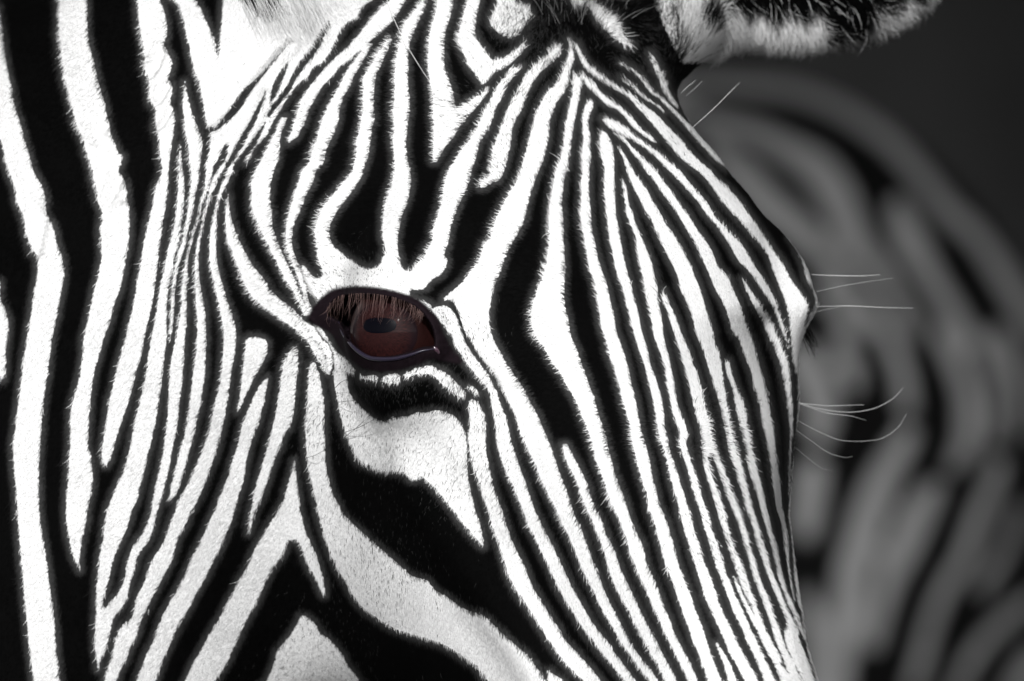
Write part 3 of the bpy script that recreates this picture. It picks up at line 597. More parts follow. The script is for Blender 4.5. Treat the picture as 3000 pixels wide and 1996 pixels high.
dB = np.where(front, inside_dist(BARE, u, v, 60), 1e3)
near_rim = np.exp(-.5 * (np.clip(dO, -1e3, 1e3) / 16.) ** 2) * (dO > -8)
lip = np.exp(-.5 * ((dO - 52) / 13.) ** 2)                       # fold above and below the lids
V[:, 1] += -.16 * near_rim + .10 * lip
rim_pts = np.array([V[np.argmin(np.where(front, (u - x) ** 2 + (v - y) ** 2, 1e9))] for x, y in OPEN[::3]])
mid = V[np.argmin(np.where(front, (u - 1135) ** 2 + (v - 962) ** 2, 1e9))]
en = unit(N[(np.abs(u - 1135) < 60) & (np.abs(v - 962) < 50) & front].mean(0) + np.array([0, -.25, 0]))
EC = to_world(1128, 962, 0)
EC = EC + (np.mean([(q - EC)[1] for q in rim_pts]) + .25) * np.array([0, 1., 0]) - en * 1.25
# the lids drape over the eyeball
lid = np.where(front & (dO > -12) & (dO < 140))[0]
q = V[lid] - EC; r = np.linalg.norm(q, axis=1)
want = EYE_R + .10 + .10 * np.exp(-(dO[lid] / 30) ** 2)
push = np.where(q @ en > -.6, np.logaddexp(0, (want - r) / .10) * .10, 0) * np.clip((140 - dO[lid]) / 60, 0, 1)
V[lid] += q / r[:, None] * push[:, None]
u, v = to_chart(V)
dO = np.where(front, inside_dist(OPEN, u, v, 90), 1e3); dB = np.where(front, inside_dist(BARE, u, v, 60), 1e3)
t = np.clip((-dO - 1) / 10, 0, 1)
V[:, 1] += 3.4 * t * t * (3 - 2 * t) * (dO < 0)

# skin creases: (chart points, width, depth)
CREASES = [
 ("b0 780,380 600,590 440,780 280,1000 130,1150 50,1200", 7, .16), ("b0 560,860 440,1120 330,1320 200,1540", 8, .12), ("b0 620,1000 520,1180 400,1380 290,1560", 8, .12),
 ("b0 760,850 660,1020 560,1200 480,1330", 6, .10), ("b0 840,870 740,1000 640,1140 580,1260", 5, .09), ("b0 900,880 800,1010 700,1150", 5, .07),
 ("a0 1345,545 1420,520 1480,440", 6, .16), ("a0 1370,700 1430,640 1500,480", 7, .15), ("a0 1400,960 1480,900 1545,780", 7, .16), ("a0 1440,1180 1500,1120 1580,980", 7, .16), ("a0 930,1230 990,1140", 9, .10),
 ("a1 960,360 1050,200 1110,60", 9, .14), ("a1 960,480 1090,340 1160,330", 9, .10), ("a1 320,780 380,560 400,420", 12, .14), ("a1 330,330 340,480", 14, .08),
 ("b1 880,920 930,1060 1020,1220", 4, .12), ("b1 960,1390 1060,1540 b2 1110,20 1160,130 1175,250", 4, .12), ("c1 420,1220 470,1330 540,1568 c2 620,140 760,320 870,560", 7, .10),
]
for txt, wd, dep in CREASES:
    p = _cr(_parse(txt, 'pt'), 6)
    m = np.where(front & (u > p[:, 0].min() - 60) & (u < p[:, 0].max() + 60) & (v > p[:, 1].min() - 60) & (v < p[:, 1].max() + 60))[0]
    if len(m) == 0: continue
    d2 = np.full(len(m), 1e9)
    for a, b in zip(p[:-1], p[1:]):
        e = b - a; w_ = np.stack([u[m], v[m]], 1) - a
        t = np.clip((w_ @ e) / max(e @ e, 1e-9), 0, 1)
        d2 = np.minimum(d2, ((w_ - t[:, None] * e) ** 2).sum(1))
    dd = np.sqrt(d2)
    V[m] -= N[m] * (dep * np.exp(-.5 * (dd / wd) ** 2) - .35 * dep * np.exp(-.5 * ((dd - 2.6 * wd) / (1.1 * wd)) ** 2))[:, None]

# far side and back take the mirrored markings
s_, l_, d_ = head_coords(V)
Vm = V - 2 * (l_[:, None] * HL)
um, vm = to_chart(Vm)
direct = (N[:, 1] < .02) | (l_ > 0) | (s_ < -13)
sd = np.where(direct, sample(u, v), sample(um, vm))
hole = np.clip(1 - np.maximum(dB, 0) / 8, 0, 1)

# far ear: dark hollow, white lower rim, grey tip ; near-ear back stays as charted
ear_m = (u > 1908 + .46 * v) & (v < 190) & (V[:, 1] > 4.5)
kx = 75 * CAM_D / (CAM_D + EAR_C[1])
ex = np.clip(((u - 1500) / kx - EAR_C[0]) / EAR_R[2], -.985, .985)
et = 998 - kx * (EAR_C[2] - EAR_R[1] * np.sqrt(1 - ex * ex)) - v        # height above the lower edge of the ear
wob = 10 * np.sin(u / 13.) + 7 * np.sin(u / 5.3 + 1) + 6 * np.sin(u / 31.)
ear_white = np.where(u < 2400, 104 - et + wob, np.where(u < 2560, 14 - et * .6 + wob * 1.2, 50 - et * .8 + wob * 1.5))
notch = np.hypot((u - 2075) / 28, (v - 75) / 48) - 1
ear_white = np.minimum(ear_white, notch * 30)
ear_white = np.where((u < 2060) & (v > 108), 20., ear_white)
ear_white = np.where(u < 1990 + .05 * v, .3 + 1.5 * np.sin(u / 11.), ear_white)
sd = np.where(ear_m, np.clip(ear_white, -30, 30), sd)

zebra = tag(link('zebra', None), 'zebra head and neck in crisp black and white stripes with dark brown eye', 'zebra', 'zebras')
zebra.location = (0, 0, 0)
Qall = np.vstack([Q_hi, Q_lo])
used = np.unique(Qall); remap = np.zeros(len(V), int); remap[used] = np.arange(len(used))
zb = mesh_np('body', V[used] * .01, remap[Qall], M_SKIN, zebra)
fattr(zb.data, 'marking', sd[used]); fattr(zb.data, 'bare', hole[used])

def depth_at(x, y, r=14):
    m = (np.abs(u - x) < r) & (np.abs(v - y) < r) & (N[:, 1] < 0) & (dO > 0)
    return V[m, 1].min() if m.any() else 0.
# ---------------------------------------------------------------- fur
# combing directions on the chart: x, y, dx, dy
FLOW = np.array([
 (2005, 1265, 0, -1e-3), (1900, 900, -.35, -1), (1850, 560, -.2, -1), (1700, 800, -.8, -.6), (1500, 700, -1, -.25), (1550, 450, -.3, -1), (1300, 650, -1, -.1), (1000, 600, -1, .1),
 (900, 350, -1, .05), (1150, 300, -1, .05), (1320, 300, -1, -.1), (1300, 80, -1, -.25), (1480, 250, .45, -1), (1500, 120, .5, -1), (1380, 180, -.6, -1), (1700, 250, .05, -1), (1800, 300, -.5, -.9), (1690, 100, .1, -1),
 (2000, 420, -.4, -1), (2150, 620, -.3, -1), (2250, 850, -.1, -1), (2100, 900, -.25, -1), (2280, 1150, .5, -1), (2150, 1200, .6, -.8), (1900, 1150, -.6, -.7), (1900, 1300, -1, .2), (1780, 1300, -1, .3), (1800, 1420, -.6, .8), (1600, 1350, -.7, .7), (1700, 1150, -1, .1), (2100, 1290, 1, 0.1), (2220, 1310, 1, .2), (2180, 1400, .8, .8), (2290, 1350, .7, .7), (1950, 1340, -.7, .8), (1500, 1100, -.9, .5),
 (2020, 1380, .1, 1), (2150, 1500, .25, 1), (2280, 1500, .15, 1), (2100, 1750, .35, 1), (1850, 1500, .1, 1), (1700, 1750, .25, 1), (2300, 1850, .4, 1),
 (1350, 1300, -.3, 1), (1200, 1250, -.3, 1), (1000, 1350, -.3, 1), (1100, 1650, 0, 1), (850, 1300, -.45, 1), (700, 1500, -.6, 1), (900, 1900, -.2, 1), (1300, 1850, .1, 1),
 (700, 900, -.8, .7), (620, 600, -.4, 1), (850, 900, -.9, .6), (1000, 830, -.7, -.6), (1150, 810, -.4, -1), (1400, 950, .3, 1), (1450, 1200, .2, 1),
 (100, 300, -.5, 1), (250, 100, -.5, 1), (420, 250, -.5, 1), (300, 700, -.5, 1), (100, 1000, -.4, 1), (400, 1100, -.5, 1), (150, 1700, -.2, 1), (450, 1750, -.6, 1),
 (650, 150, -.6, .8), (750, 60, .3, 1), (880, 80, .55, 1), (560, 100, -.5, 1), (850, 200, -.3, 1), (2000, 100, .3, -1), (2200, 120, .1, 1), (2450, 100, .5, 1), (2650, 30, 1, .6), (1850, 150, .35, 1),
], float)
FLOW[:, 2:] /= np.linalg.norm(FLOW[:, 2:], axis=1)[:, None]
def flow(x, y):
    o = np.zeros((len(x), 2)); ws = np.zeros(len(x))
    for fx, fy, dx, dy in FLOW:
        w = 1 / ((x - fx) ** 2 + (y - fy) ** 2 + 900.) ** 1.6
        o[:, 0] += w * dx; o[:, 1] += w * dy
    return o / np.maximum(np.linalg.norm(o, axis=1), 1e-9)[:, None]

def blobs(x, y, lst):
    o = np.zeros(len(x))
    for bx, by, r, a in lst: o = np.maximum(o, a * np.exp(-((x - bx) ** 2 + (y - by) ** 2) / (r * r)))
    return o

def hair_object(name, roots, nrm, tang, length, lift, width, mark, shade, bare, parent, npt=4, curl=.25):
    n = len(roots)
    t = np.linspace(0, 1, npt)[None, :, None]
    side = np.cross(nrm, tang)
    L = length[:, None, None]
    sw = (rng.normal(0, curl, n))[:, None, None]
    P = roots[:, None, :] + L * (t * tang[:, None, :] * np.cos(lift)[:, None, None] + (t - .35 * t * t) * nrm[:, None, :] * np.sin(lift)[:, None, None] + sw * t * t * side[:, None, :])
    hc = bpy.data.hair_curves.new(name)
    hc.add_curves([npt] * n)
    hc.points.foreach_set('position', (P * .01).astype(np.float32).ravel())
    rad = hc.attributes.get('radius') or hc.attributes.new('radius', 'FLOAT', 'POINT')
    rr = width[:, None] * np.clip(1 - np.linspace(0, 1, npt)[None, :] ** 1.5, .08, 1)
    rad.data.foreach_set('value', (rr * .01).astype(np.float32).ravel())
    rep = lambda a: np.repeat(a, npt)
    for k, val in (('marking', mark), ('shade', shade), ('bare', bare)):
        a = hc.attributes.new(k, 'FLOAT', 'POINT'); a.data.foreach_set('value', rep(val).astype(np.float32))
    a = hc.attributes.new('skin_normal', 'FLOAT_VECTOR', 'POINT')
    a.data.foreach_set('vector', np.repeat(nrm, npt, 0).astype(np.float32).ravel())
    hc.materials.append(M_FUR)
    return tag(link(name, hc, parent), kind='stuff')

N2 = normals(V, Qall)
qc = V[Q_hi].mean(1); qu, qv = to_chart(qc)
qn = N2[Q_hi].mean(1)
area = .5 * np.linalg.norm(np.cross(V[Q_hi[:, 2]] - V[Q_hi[:, 0]], V[Q_hi[:, 3]] - V[Q_hi[:, 1]]), axis=1)
ok = (qn[:, 1] < .35) & (qu > -70) & (qu < 3070) & (qv > -70) & (qv < 2070) & (dO[Q_hi].min(1) > 4)
pr = area * ok * np.where(qu < 520, .7, 1.)
pr /= pr.sum()
NH = 430000
qi = rng.choice(len(Q_hi), NH, p=pr)
bc = rng.random((NH, 2))
c4 = np.stack([(1 - bc[:, 0]) * (1 - bc[:, 1]), bc[:, 0] * (1 - bc[:, 1]), bc[:, 0] * bc[:, 1], (1 - bc[:, 0]) * bc[:, 1]], 1)
lerp = lambda A: (A[Q_hi[qi]] * (c4[:, :, None] if A.ndim > 1 else c4)).sum(1)
roots, rn, rsd, rho = lerp(V), lerp(N2), lerp(sd), lerp(hole)
rn /= np.maximum(np.linalg.norm(rn, axis=1), 1e-6)[:, None]
ru, rv = to_chart(roots)
fl = flow(ru, rv)
ang = rng.normal(0, .22, NH)
fx = fl[:, 0] * np.cos(ang) - fl[:, 1] * np.sin(ang); fz = -(fl[:, 0] * np.sin(ang) + fl[:, 1] * np.cos(ang))
tg = np.stack([fx, np.zeros(NH), fz], 1)
tg -= rn * (tg * rn).sum(1)[:, None]
tg /= np.maximum(np.linalg.norm(tg, axis=1), 1e-6)[:, None]
length = .185 * rng.uniform(.6, 1.25, NH)
length *= 1 - .6 * blobs(ru, rv, [(1130, 960, 210, 1.), (1000, 960, 120, 1.)])
length *= 1 + 1.3 * blobs(ru, rv, [(1620, 60, 130, 1.), (1780, 110, 140, .9), (1480, 60, 90, .6), (1900, 200, 90, .5)]) + 2.6 * blobs(ru, rv, [(850, 40, 90, 1.), (790, 0, 70, .8)])
on_ear = (ru > 1985) & (rv < 180) & (roots[:, 1] > 5)
patch = .5 + .5 * np.sin(ru / 61. + 2.1 * np.sin(rv / 83.)) * np.sin(rv / 53. + 1.7 * np.sin(ru / 97.))
length *= .70 + .65 * patch
length *= np.where(rng.random(NH) < .012, rng.uniform(1.4, 2.0, NH), 1.)
length = np.where(on_ear, rng.uniform(.35, 1.25, NH), length)
length = np.where(ru < 480, length * 1.1, length)
lift = np.full(NH, .24) + rng.normal(0, .08, NH) + .35 * blobs(ru, rv, [(1620, 60, 130, 1.), (1780, 110, 140, .9), (850, 40, 90, .7)]) + .35 * on_ear
lift = np.clip(lift, .08, 1.1)
shade = np.clip(rng.beta(4, 1.2, NH) + .12 - .30 * (1 - patch) * rng.random(NH), 0, 1)
speck = blobs(ru, rv, [(945, 950, 75, .42), (900, 890, 70, .30), (980, 1010, 70, .45), (930, 1070, 60, .30), (1090, 1105, 60, .5), (1180, 1110, 70, .5), (1230, 1085, 60, .45), (1330, 1120, 70, .40), (1400, 1000, 60, .30), (1300, 920, 45, .35), (930, 1250, 70, .22), (1000, 1180, 60, .22), (1030, 840, 110, .16),
  (1420, 1230, 60, .26), (1400, 1350, 80, .20), (1300, 1450, 110, .10), (1180, 1330, 120, .10), (1100, 1650, 150, .12), (950, 1900, 150, .08), (2080, 1560, 90, .20), (2180, 1620, 90, .22), (1500, 420, 60, .25), (1470, 470, 40, .30), (820, 330, 60, .25), (1340, 300, 70, .18), (1560, 90, 120, .40), (1500, 260, 110, .22), (1900, 150, 120, .35), (2000, 330, 60, .3), (1960, 60, 45, .45)])
jit = rng.normal(0, 1., NH) * (1.0 + 2.0 * patch)
mark = np.where(rng.random(NH) < .8 * speck, -rng.uniform(6, 16, NH), rsd + jit)
mark = np.where(on_ear & (rng.random(NH) < .03), 5., mark)
width = rng.uniform(.008, .014, NH)
fur = hair_object('fur', roots, rn, tg, length, lift, width, mark, shade, rho, zebra)

# ---------------------------------------------------------------- near eye
def plain(name, col, rough=.5, spec=.5, coat=0.):
    m, nt, b = new_mat(name)
    b.inputs['Base Color'].default_value = (*col, 1)
    b.inputs['Roughness'].default_value = rough
    b.inputs['Specular IOR Level'].default_value = spec
    b.inputs['Coat Weight'].default_value = coat
    b.inputs['Coat Roughness'].default_value = .03
    return m

ex_, ey_ = (float(q[0]) for q in to_chart(EC[None]))
GAZE = unit(to_world(1104, 978, EC[1] - 1.92) - EC)
def cap(name, r0, r1, rx, rz, mat, parent, dx=0., dz=0., n=64, rings=14, lift=0., power=2.):
    """a patch of the eyeball: rounded outline of half axes rx, rz about the gaze"""
    fr = frame(-GAZE, (0, 0, 1)); X, Z = -fr[0], fr[1]
    Vc = [EC + GAZE * 0]; out = []
    for i in range(rings + 1):
        q = i / rings
        for k in range(n):
            a = 2 * math.pi * k / n
            ca, sa = math.cos(a), math.sin(a)
            x = dx + rx * q * math.copysign(abs(ca) ** (2 / power), ca)
            z = dz + rz * q * math.copysign(abs(sa) ** (2 / power), sa)
            y = math.sqrt(max(EYE_R ** 2 - x * x - z * z, 0)) + r0 + lift * (1 - q * q)
            out.append(EC + X * x + Z * z + GAZE * y)
    F = [[i * n + k, i * n + (k + 1) % n, (i + 1) * n + (k + 1) % n, (i + 1) * n + k] for i in range(rings) for k in range(n)]
    return mesh_np(name, np.array(out) * .01, np.array(F), mat, parent)

m_sc, nt, b = new_mat('eye_white_dark'); nb = NB(nt)
nz = nb('ShaderNodeTexNoise', {'Scale': 300., 'Detail': 4.}).outputs[0]
nb.link(mix(nb, mrange(nb, nz, .35, .65, 0., 1.), (.008, .003, .003, 1), (.026, .008, .007, 1)), b.inputs['Base Color'])
b.inputs['Roughness'].default_value = .4; b.inputs['Specular IOR Level'].default_value = .12
th = np.linspace(0, math.pi, 33); ph = np.linspace(0, 2 * math.pi, 64, endpoint=False)
sv = np.array([[math.sin(a) * math.cos(c), math.sin(a) * math.sin(c), math.cos(a)] for a in th for c in ph])
sq = np.array([[i * 64 + k, (i + 1) * 64 + k, (i + 1) * 64 + (k + 1) % 64, i * 64 + (k + 1) % 64] for i in range(32) for k in range(64)])
eye = mesh_np('eye', (EC + sv * EYE_R) * .01, sq, m_sc, zebra)

m_ir, nt, b = new_mat('iris'); nb = NB(nt)
pos = nb('ShaderNodeNewGeometry').outputs['Position']
rel = nb('ShaderNodeVectorMath', {0: pos, 1: tuple((EC + GAZE * EYE_R) * .01)}, operation='SUBTRACT').outputs[0]
sp = nb('ShaderNodeSeparateXYZ', {0: rel})
an = math_(nb, 'ARCTAN2', sp.outputs[2], sp.outputs[0])
rd = nb('ShaderNodeVectorMath', {0: rel}, operation='LENGTH').outputs['Value']
cv = nb('ShaderNodeCombineXYZ', {0: math_(nb, 'MULTIPLY', an, 9.), 1: math_(nb, 'MULTIPLY', rd, 160.), 2: 0.}).outputs[0]
fib = nb('ShaderNodeTexNoise', {'Vector': cv, 'Scale': 3.2, 'Detail': 5., 'Roughness': .65}).outputs[0]
c1 = mix(nb, mrange(nb, fib, .32, .68, 0., 1., True), (.0045, .0013, .0019, 1), (.032, .0082, .0078, 1))
c2 = mix(nb, mrange(nb, rd, .0105, .0142, 0., 1., True), c1, (.009, .0035, .005, 1))
nb.link(c2, b.inputs['Base Color'])
b.inputs['Roughness'].default_value = .65; b.inputs['Specular IOR Level'].default_value = .08
b.inputs['Coat Weight'].default_value = .16; b.inputs['Coat Roughness'].default_value = .02
iris = cap('iris', .012, 0, 1.42, 1.22, m_ir, eye)
cap('pupil', .035, 0, .72, .30, plain('pupil', (.0012, .0011, .003), .3, .05, .03), iris, 0., .32, power=2.5)

# wet rim of the lower lid and the tear corner
def tube(name, pts, rad, mat, parent, n=8, sub=6):
    p = _cr(np.array(pts, float), sub)
    r = np.interp(np.linspace(0, 1, len(p)), np.linspace(0, 1, len(rad)), rad)
    d = np.gradient(p, axis=0); d /= np.maximum(np.linalg.norm(d, axis=1), 1e-9)[:, None]
    a = np.cross(d, (0., 1., .13)); a /= np.maximum(np.linalg.norm(a, axis=1), 1e-9)[:, None]
    b2 = np.cross(d, a)
    k = np.linspace(0, 2 * math.pi, n, endpoint=False)
    P = p[:, None, :] + r[:, None, None] * (np.cos(k)[None, :, None] * a[:, None, :] + np.sin(k)[None, :, None] * b2[:, None, :])
    F = np.array([[i * n + j, i * n + (j + 1) % n, (i + 1) * n + (j + 1) % n, (i + 1) * n + j] for i in range(len(p) - 1) for j in range(n)])
    return mesh_np(name, P.reshape(-1, 3) * .01, F, mat, parent)

M_RIM = plain('wet_lid', (.016, .012, .026), .3, .4, .15)
M_LID = plain('lid_skin', (.014, .010, .013), .45, .4)
skin = np.where(front & (dO > 3) & (dO < 40))[0]
def on_lid(txt, off):
    out = []
    for x, y in E(txt):
        k = skin[np.argsort((u[skin] - x) ** 2 + (v[skin] - y) ** 2)[:6]]
        out.append(to_world(x, y, V[k, 1].mean() + off))
    return out
tube('lower_eyelid', on_lid("440,560 480,690 565,805 670,905 780,970 900,990 1080,985 1250,945 1400,895 1560,868", -.02), [.015, .045, .07, .085, .085, .075, .05, .02], M_RIM, zebra)
tube('tear_corner', on_lid("1530,850 1560,880 1590,920", .02), [.05, .09, .07], plain('tear_corner', (.06, .03, .045), .2, .6, .5), zebra)

def strands(name, curves, rad, mat, parent, kind='stuff'):
    """many thin tapering hairs as one part"""
    Vs, Fs, o = [], [], 0
    for c, r in zip(curves, rad):
        p = _cr(np.array(c, float), 5); m = len(p)
        rr = r * np.clip(1.15 - np.linspace(0, 1, m), .15, 1)
        d = np.gradient(p, axis=0); d /= np.maximum(np.linalg.norm(d, axis=1), 1e-9)[:, None]
        a = np.cross(d, (.1, 1., .1)); a /= np.maximum(np.linalg.norm(a, axis=1), 1e-9)[:, None]; b2 = np.cross(d, a)
        for j in range(3):
            k = 2 * math.pi * j / 3
            Vs.append(p + rr[:, None] * (math.cos(k) * a + math.sin(k) * b2))
        for i in range(m - 1):
            for j in range(3):
                jn = (j + 1) % 3
                Fs.append((o + j * m + i, o + jn * m + i, o + jn * m + i + 1, o + j * m + i + 1))
        o += 3 * m
    ob = mesh_np(name, np.vstack(Vs) * .01, np.array(Fs), mat, parent)
    if kind: tag(ob, kind=kind)
    return ob

M_LASH = plain('eyelash', (.30, .19, .175), .4, .3)
lid_curve = _cr(E("300,430 380,310 480,262 650,240 850,247 1050,280 1200,325 1330,395 1420,475"), 8)
cs, rs = [], []
for i in range(110):
    q = rng.random() ** .9
    x, y = lid_curve[int(q * (len(lid_curve) - 1))]
    ln = rng.uniform(30, 105) * (1 - 1.1 * abs(q - .42))
    lean = -14 + 6 * q + rng.normal(0, 7)
    yb = depth_at(x, y - 14, 14) + .05
    cs.append([to_world(x + rng.normal(0, 2), y - 2, yb), to_world(x + lean * .25, y + ln * .4, yb - .30), to_world(x + lean * .6 + rng.normal(0, 3), y + ln * .75, yb - .34), to_world(x + lean + rng.normal(0, 4), y + ln, yb - .28)])
    rs.append(rng.uniform(.002, .0046))
strands('eyelashes', cs, rs, M_LASH, zebra)

# lashes of the far eye, seen past the brow
cs, rs = [], []
for i in range(34):
    x, y = 2352 + rng.uniform(-6, 10), 962 + rng.uniform(-10, 35)
    cs.append([to_world(x - 8, y - 20, 8.2), to_world(x + rng.uniform(8, 30), y + rng.uniform(10, 30), 8.0), to_world(x + rng.uniform(15, 48), y + rng.uniform(40, 75), 7.9)])
    rs.append(rng.uniform(.012, .02))
strands('eyelashes', cs, rs, plain('dark_lash', (.006, .006, .006), .5, .2), zebra)

# ---------------------------------------------------------------- whiskers and stray hairs
M_WH = plain('whisker_pale', (.85, .85, .85), .3, .6)
M_WD = plain('whisker_dark', (.01, .01, .01), .4, .3)
def e_pts(txt, oy): return [(1950 + float(t.split(',')[0]) / 1.568, oy + float(t.split(',')[1]) / 1.568) for t in txt.split()]
for txt, oy, r in [
  ("670,1262 760,1266 900,1268 985,1262", 0, .022), ("690,1342 760,1325 860,1305 1045,1278", 0, .009), ("690,1408 760,1408 850,1406 1000,1413 1135,1416", 0, .019), ("680,1436 730,1424 800,1412", 0, .008),
  ("120,590 220,500 300,420 340,380", 0, .016), ("70,430 100,400 138,370", 0, .016), ("95,440 130,410 170,372", 0, .009),
  ("600,288 680,298 760,303 912,298", 996, .016), ("600,286 700,315 780,328 860,332 940,320 990,302 1050,265 1090,220", 996, .018), ("620,296 740,335 850,350 920,370", 996, .013),
  ("596,365 700,420 790,458 860,466 920,465 1000,450 1070,400 1105,340", 996, .012), ("596,412 670,465 745,517 820,540 860,535", 996, .010), ("590,490 700,580 740,596 770,600", 996, .007)]:
    P = e_pts(txt, oy)
    tube('whisker', [to_world(x, y, 6.0 + .6 * i) for i, (x, y) in enumerate(P)], [r * .3, r * .5, r * .5, r * .25], M_WH, zebra, n=5, sub=5)
for txt in ("b2 1190,440 1240,385 1305,350", "b2 1222,562 1300,552 1385,545", "b2 1306,866 1400,790 1515,680", "b2 1296,834 1420,790 1590,700", "b2 935,1072 1020,1045 1105,998"):
    P = _parse(txt, 'pt')
    tube('whisker', [to_world(x, y, depth_at(x, y) - .12 - .35 * (i == 1)) for i, (x, y) in enumerate(P)], [.011, .011, .007], M_WD, zebra, n=5, sub=6)
P = _parse("b0 1660,-40 1740,180 1850,405 c0 60,560 150,700 255,845", 'pt')
tube('stray_hair', [to_world(x, y, depth_at(x, y) - .5) for x, y in P], [.010, .010, .009, .005], M_WH, zebra, n=5)

# long tufts: forelock, near ear
cs, rs = [], []
for i in range(420):
    x, y = rng.normal(1690, 70), rng.uniform(-70, 75)
    dx, dy = rng.normal(0, 22) + (x - 1690) * .35, -rng.uniform(40, 120) if y < 40 else rng.uniform(-90, -30)
    yb = depth_at(x, y) + .05
    cs.append([to_world(x, y, yb), to_world(x + dx * .4, y + dy * .5, yb - .45), to_world(x + dx, y + dy, yb - .6)])
    rs.append(rng.uniform(.0035, .0065))
h = len(cs) // 3
strands('forelock', cs[:2 * h], rs[:2 * h], plain('forelock_dark', (.01, .01, .01), .5, .3), zebra)
strands('forelock', cs[2 * h:], rs[2 * h:], plain('forelock_pale', (.6, .6, .6), .5, .3), zebra)
cs, rs = [], []
for i in range(200):
    x = rng.uniform(700, 930); y = rng.uniform(-50, 30) + (x - 820) * .1
    ln = rng.uniform(60, 150)
    yb = depth_at(x, max(y, 5), 22) - .05
    cs.append([to_world(x, y, yb), to_world(x + .25 * ln, y + .5 * ln, yb - .5), to_world(x + .42 * ln + rng.normal(0, 8), y + ln, yb - .55)])
    rs.append(rng.uniform(.005, .010))
strands('ear_hair', cs, rs, plain('ear_hair', (.72, .72, .72), .5, .3), zebra)

# ---------------------------------------------------------------- far zebra standing in the shade
BY = 470.; BK = (CAM_D + BY) / CAM_D
BANDS = ["0 60,390,75 250,385,75 400,395,80 550,410,80 700,450,85 820,505,85 950,590,80 1050,670,80 1140,770,75 1220,870,75 1300,970,80 1380,1040,80 1450,1110,75 1550,1260,90 1620,1380,90 1720,1520,90",
 "0 100,520,60 260,570,70 380,600,80 480,640,90 580,700,110 680,760,140 760,860,150 820,980,140 860,1080,120 920,1170,95 1000,1270,75 1080,1400,65 1150,1530,65",
 "0 200,660,60 350,800,120 430,900,130 540,1000,120 640,1080,110 740,1180,75 830,1290,65 930,1430,70 1010,1540,70",
 "0 1070,950,80 1110,1080,125 1160,1170,115 1230,1290,80 1310,1420,80 1390,1560,80", "0 700,1300,60 780,1400,70 850,1520,80",
 "996 800,30,75 850,120,75 865,210,60", "996 620,60,120 680,200,140 720,330,120 700,450,80", "996 1270,-30,75 1340,120,80 1385,250,80 1395,380,90 1380,480,80 1330,570,60",
 "996 1010,-30,65 1080,130,70 1100,250,70 1110,330,60", "996 1120,420,70 1060,530,100 1000,640,120 940,780,140 890,950,140 850,1100,130 830,1300,130 800,1450,110 780,1640,110",
 "996 680,600,110 660,760,120 640,900,80", "996 640,1150,60 690,1350,90 680,1640,90", "996 1230,690,80 1150,820,120 1090,950,120 1030,1100,90 990,1250,60 960,1400,50",
 "996 1540,560,50 1490,700,60 1420,850,60 1370,1000,60 1290,1130,55 1230,1270,55 1180,1450,55 1120,1640,50", "996 1530,-30,70 1600,120,70 1630,260,60 1620,420,50", "996 1460,-10,50 1500,200,50 1510,380,50 1480,480,40",
 "996 1690,1180,50 1560,1290,55 1470,1380,50 1400,1480,50 1320,1640,50", "996 1690,1470,100 1600,1620,100", "996 1640,760,40 1540,1000,42 1450,1150,40"]
def far_body(p):
    f = cone(p, (14.3, BY, -8.6), (-66, BY + 22, -14), 32.2, 33)
    f = smin(f, cone(p, (20, BY - 8, -22), (29, BY - 5, -66), 22, 10), 11)
    f = smin(f, cone(p, (20, BY + 16, -22), (25, BY + 18, -66), 22, 10), 11)
    for y in (-5, 17):
        f = smin(f, cone(p, (29, BY + y, -66), (35, BY + y, -80), 8, 5), 5)
        f = smin(f, cone(p, (35, BY + y, -80), (30, BY + y, -109), 4.2, 3.4), 3)
        f = smin(f, cone(p, (30, BY + y, -109), (27, BY + y, -115), 3.6, 5.2), 2)
    for y in (14, 34):
        f = smin(f, cone(p, (-62, BY + y, -34), (-63, BY + y, -74), 12, 5.5), 8)
        f = smin(f, cone(p, (-63, BY + y, -74), (-62, BY + y, -110), 4.5, 3.5), 3)
        f = smin(f, cone(p, (-62, BY + y, -110), (-64, BY + y, -115), 3.6, 5.2), 2)
    f = smin(f, cone(p, (43, BY + 4, 0), (49, BY + 4, -52), 3.2, 2.2), 3)
    return smin(f, cone(p, (49, BY + 4, -52), (49, BY + 4, -78), 2.5, 4.5), 3)

V2, Q2 = surface_net(far_body, (-112, BY - 44, -117), (60, BY + 68, 26), 2.6)
V2 = project(far_body, V2, 3, .2)
V2, Q2 = split_quads(V2, Q2); V2 = project(far_body, V2, 2, .2)
fu, fv = to_chart(V2)
fu0 = fu; fu = np.clip(fu, 1900, 3100); fv = np.clip(fv, 150, 2080)
d = np.full(len(V2), -60.)
for txt in BANDS:
    t = txt.split(); oy = float(t[0])
    s = np.array([[float(z) for z in q.split(',')] for q in t[1:]])
    s = _cr(np.stack([1950 + s[:, 0] / 1.568, oy + s[:, 1] / 1.568, s[:, 2] / 1.568], 1), 8)
    for x, y, w in s:
        d = np.maximum(d, w * .5 - np.hypot(fu - x, fv - y))
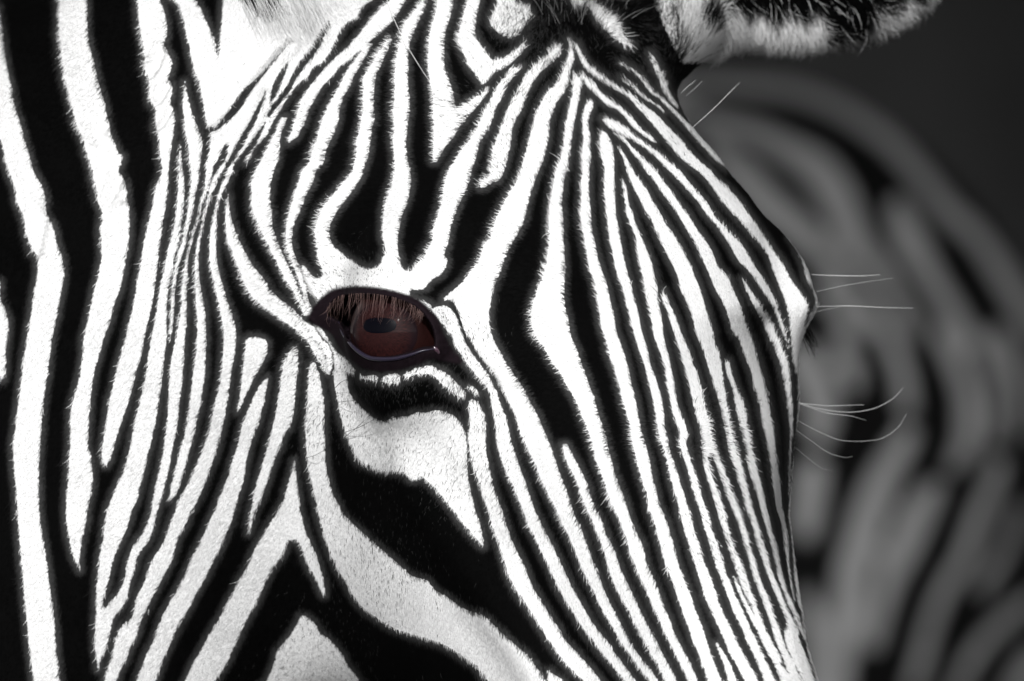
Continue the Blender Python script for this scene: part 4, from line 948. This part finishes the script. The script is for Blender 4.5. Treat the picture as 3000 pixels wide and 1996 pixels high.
# barrel and shoulder hidden by the near head: upright body stripes
ph = V2[:, 0] / 2.5 + 1.4 * np.sin(V2[:, 2] / 15) + .8 * np.sin(V2[:, 0] / 17)
wb = np.clip((2010 - fu0) / 60, 0, 1)
d = d * (1 - wb) + 26 * (np.sin(ph) + .1) * wb
m_far, nt, b = new_mat('far_zebra_coat'); nb = NB(nt)
nz = nb('ShaderNodeTexNoise', {'Scale': 60., 'Detail': 3.}).outputs[0]
k = mrange(nb, attr(nb, 'marking'), -17., 12., 0., 1., True)
nb.link(mix(nb, k, .010, mix(nb, mrange(nb, nz, .3, .7, 0., 1.), .55, .75)), b.inputs['Base Color'])
b.inputs['Roughness'].default_value = .8; b.inputs['Specular IOR Level'].default_value = .1
far = tag(link('zebra', None), 'blurred rump and flank of a second zebra standing behind in the shade', 'zebra', 'zebras')
fb = mesh_np('body', V2 * .01, Q2, m_far, far)
fattr(fb.data, 'marking', d)

# ---------------------------------------------------------------- back wall, unseen cover added for shade, ground
def boxes(lst):
    Vb, Fb = [], []
    for (x0, y0, z0, x1, y1, z1) in lst:
        o = len(Vb)
        Vb += [(x, y, z) for x in (x0, x1) for y in (y0, y1) for z in (z0, z1)]
        Fb += [tuple(o + i for i in q) for q in ((0, 1, 3, 2), (4, 6, 7, 5), (0, 4, 5, 1), (2, 3, 7, 6), (0, 2, 6, 4), (1, 5, 7, 3))]
    return np.array(Vb, float), np.array(Fb)

m_wall, nt, b = new_mat('dark_wall'); nb = NB(nt)
pos = nb('ShaderNodeNewGeometry').outputs['Position']
nz = nb('ShaderNodeTexNoise', {'Vector': pos, 'Scale': 1.1, 'Detail': 5.}).outputs[0]
nb.link(mix(nb, mrange(nb, nz, .3, .7, 0., 1., True), .022, .085), b.inputs['Base Color'])
b.inputs['Roughness'].default_value = .9
GZ = -1.16
added_shelter = tag(link('added_shelter', None), 'plain dark wall behind the blurred zebra, with an unseen cover added to shade it', 'added_shelter')
added_shelter.location = (0, 0, 0)
v_, f_ = boxes([(-4, 8.4, GZ, 5, 8.55, 1.75)]); mesh_np('back_wall', v_, f_, m_wall, added_shelter, False)
v_, f_ = boxes([(-4.3, .95, 1.22, 5.3, 7.0, 1.3)]); v_[:, 2] += (v_[:, 1] - .95) * .05
mesh_np('added_roof', v_, f_, plain('added_roof_sheet', (.12, .12, .12), .7, .3), added_shelter, False)  # out-of-frame cover, added so the far zebra and wall fall in shade
for x in (-3.9, 4.8):
    v_, f_ = boxes([(x, 1.0, GZ, x + .14, 1.14, 1.23)]); mesh_np('added_post', v_, f_, m_wall, added_shelter, False)  # unseen supports of the added cover

m_g, nt, b = new_mat('dusty_ground'); nb = NB(nt)
pos = nb('ShaderNodeNewGeometry').outputs['Position']
nz = nb('ShaderNodeTexNoise', {'Vector': pos, 'Scale': 6., 'Detail': 8.}).outputs[0]
nb.link(mix(nb, mrange(nb, nz, .3, .7, 0., 1.), .05, .10), b.inputs['Base Color'])
b.inputs['Roughness'].default_value = .95
v_, f_ = np.array([(-60, -60, GZ), (60, -60, GZ), (60, 60, GZ), (-60, 60, GZ)], float), np.array([(0, 1, 2, 3)])
tag(mesh_np('ground', v_, f_, m_g, None, False), kind='structure')
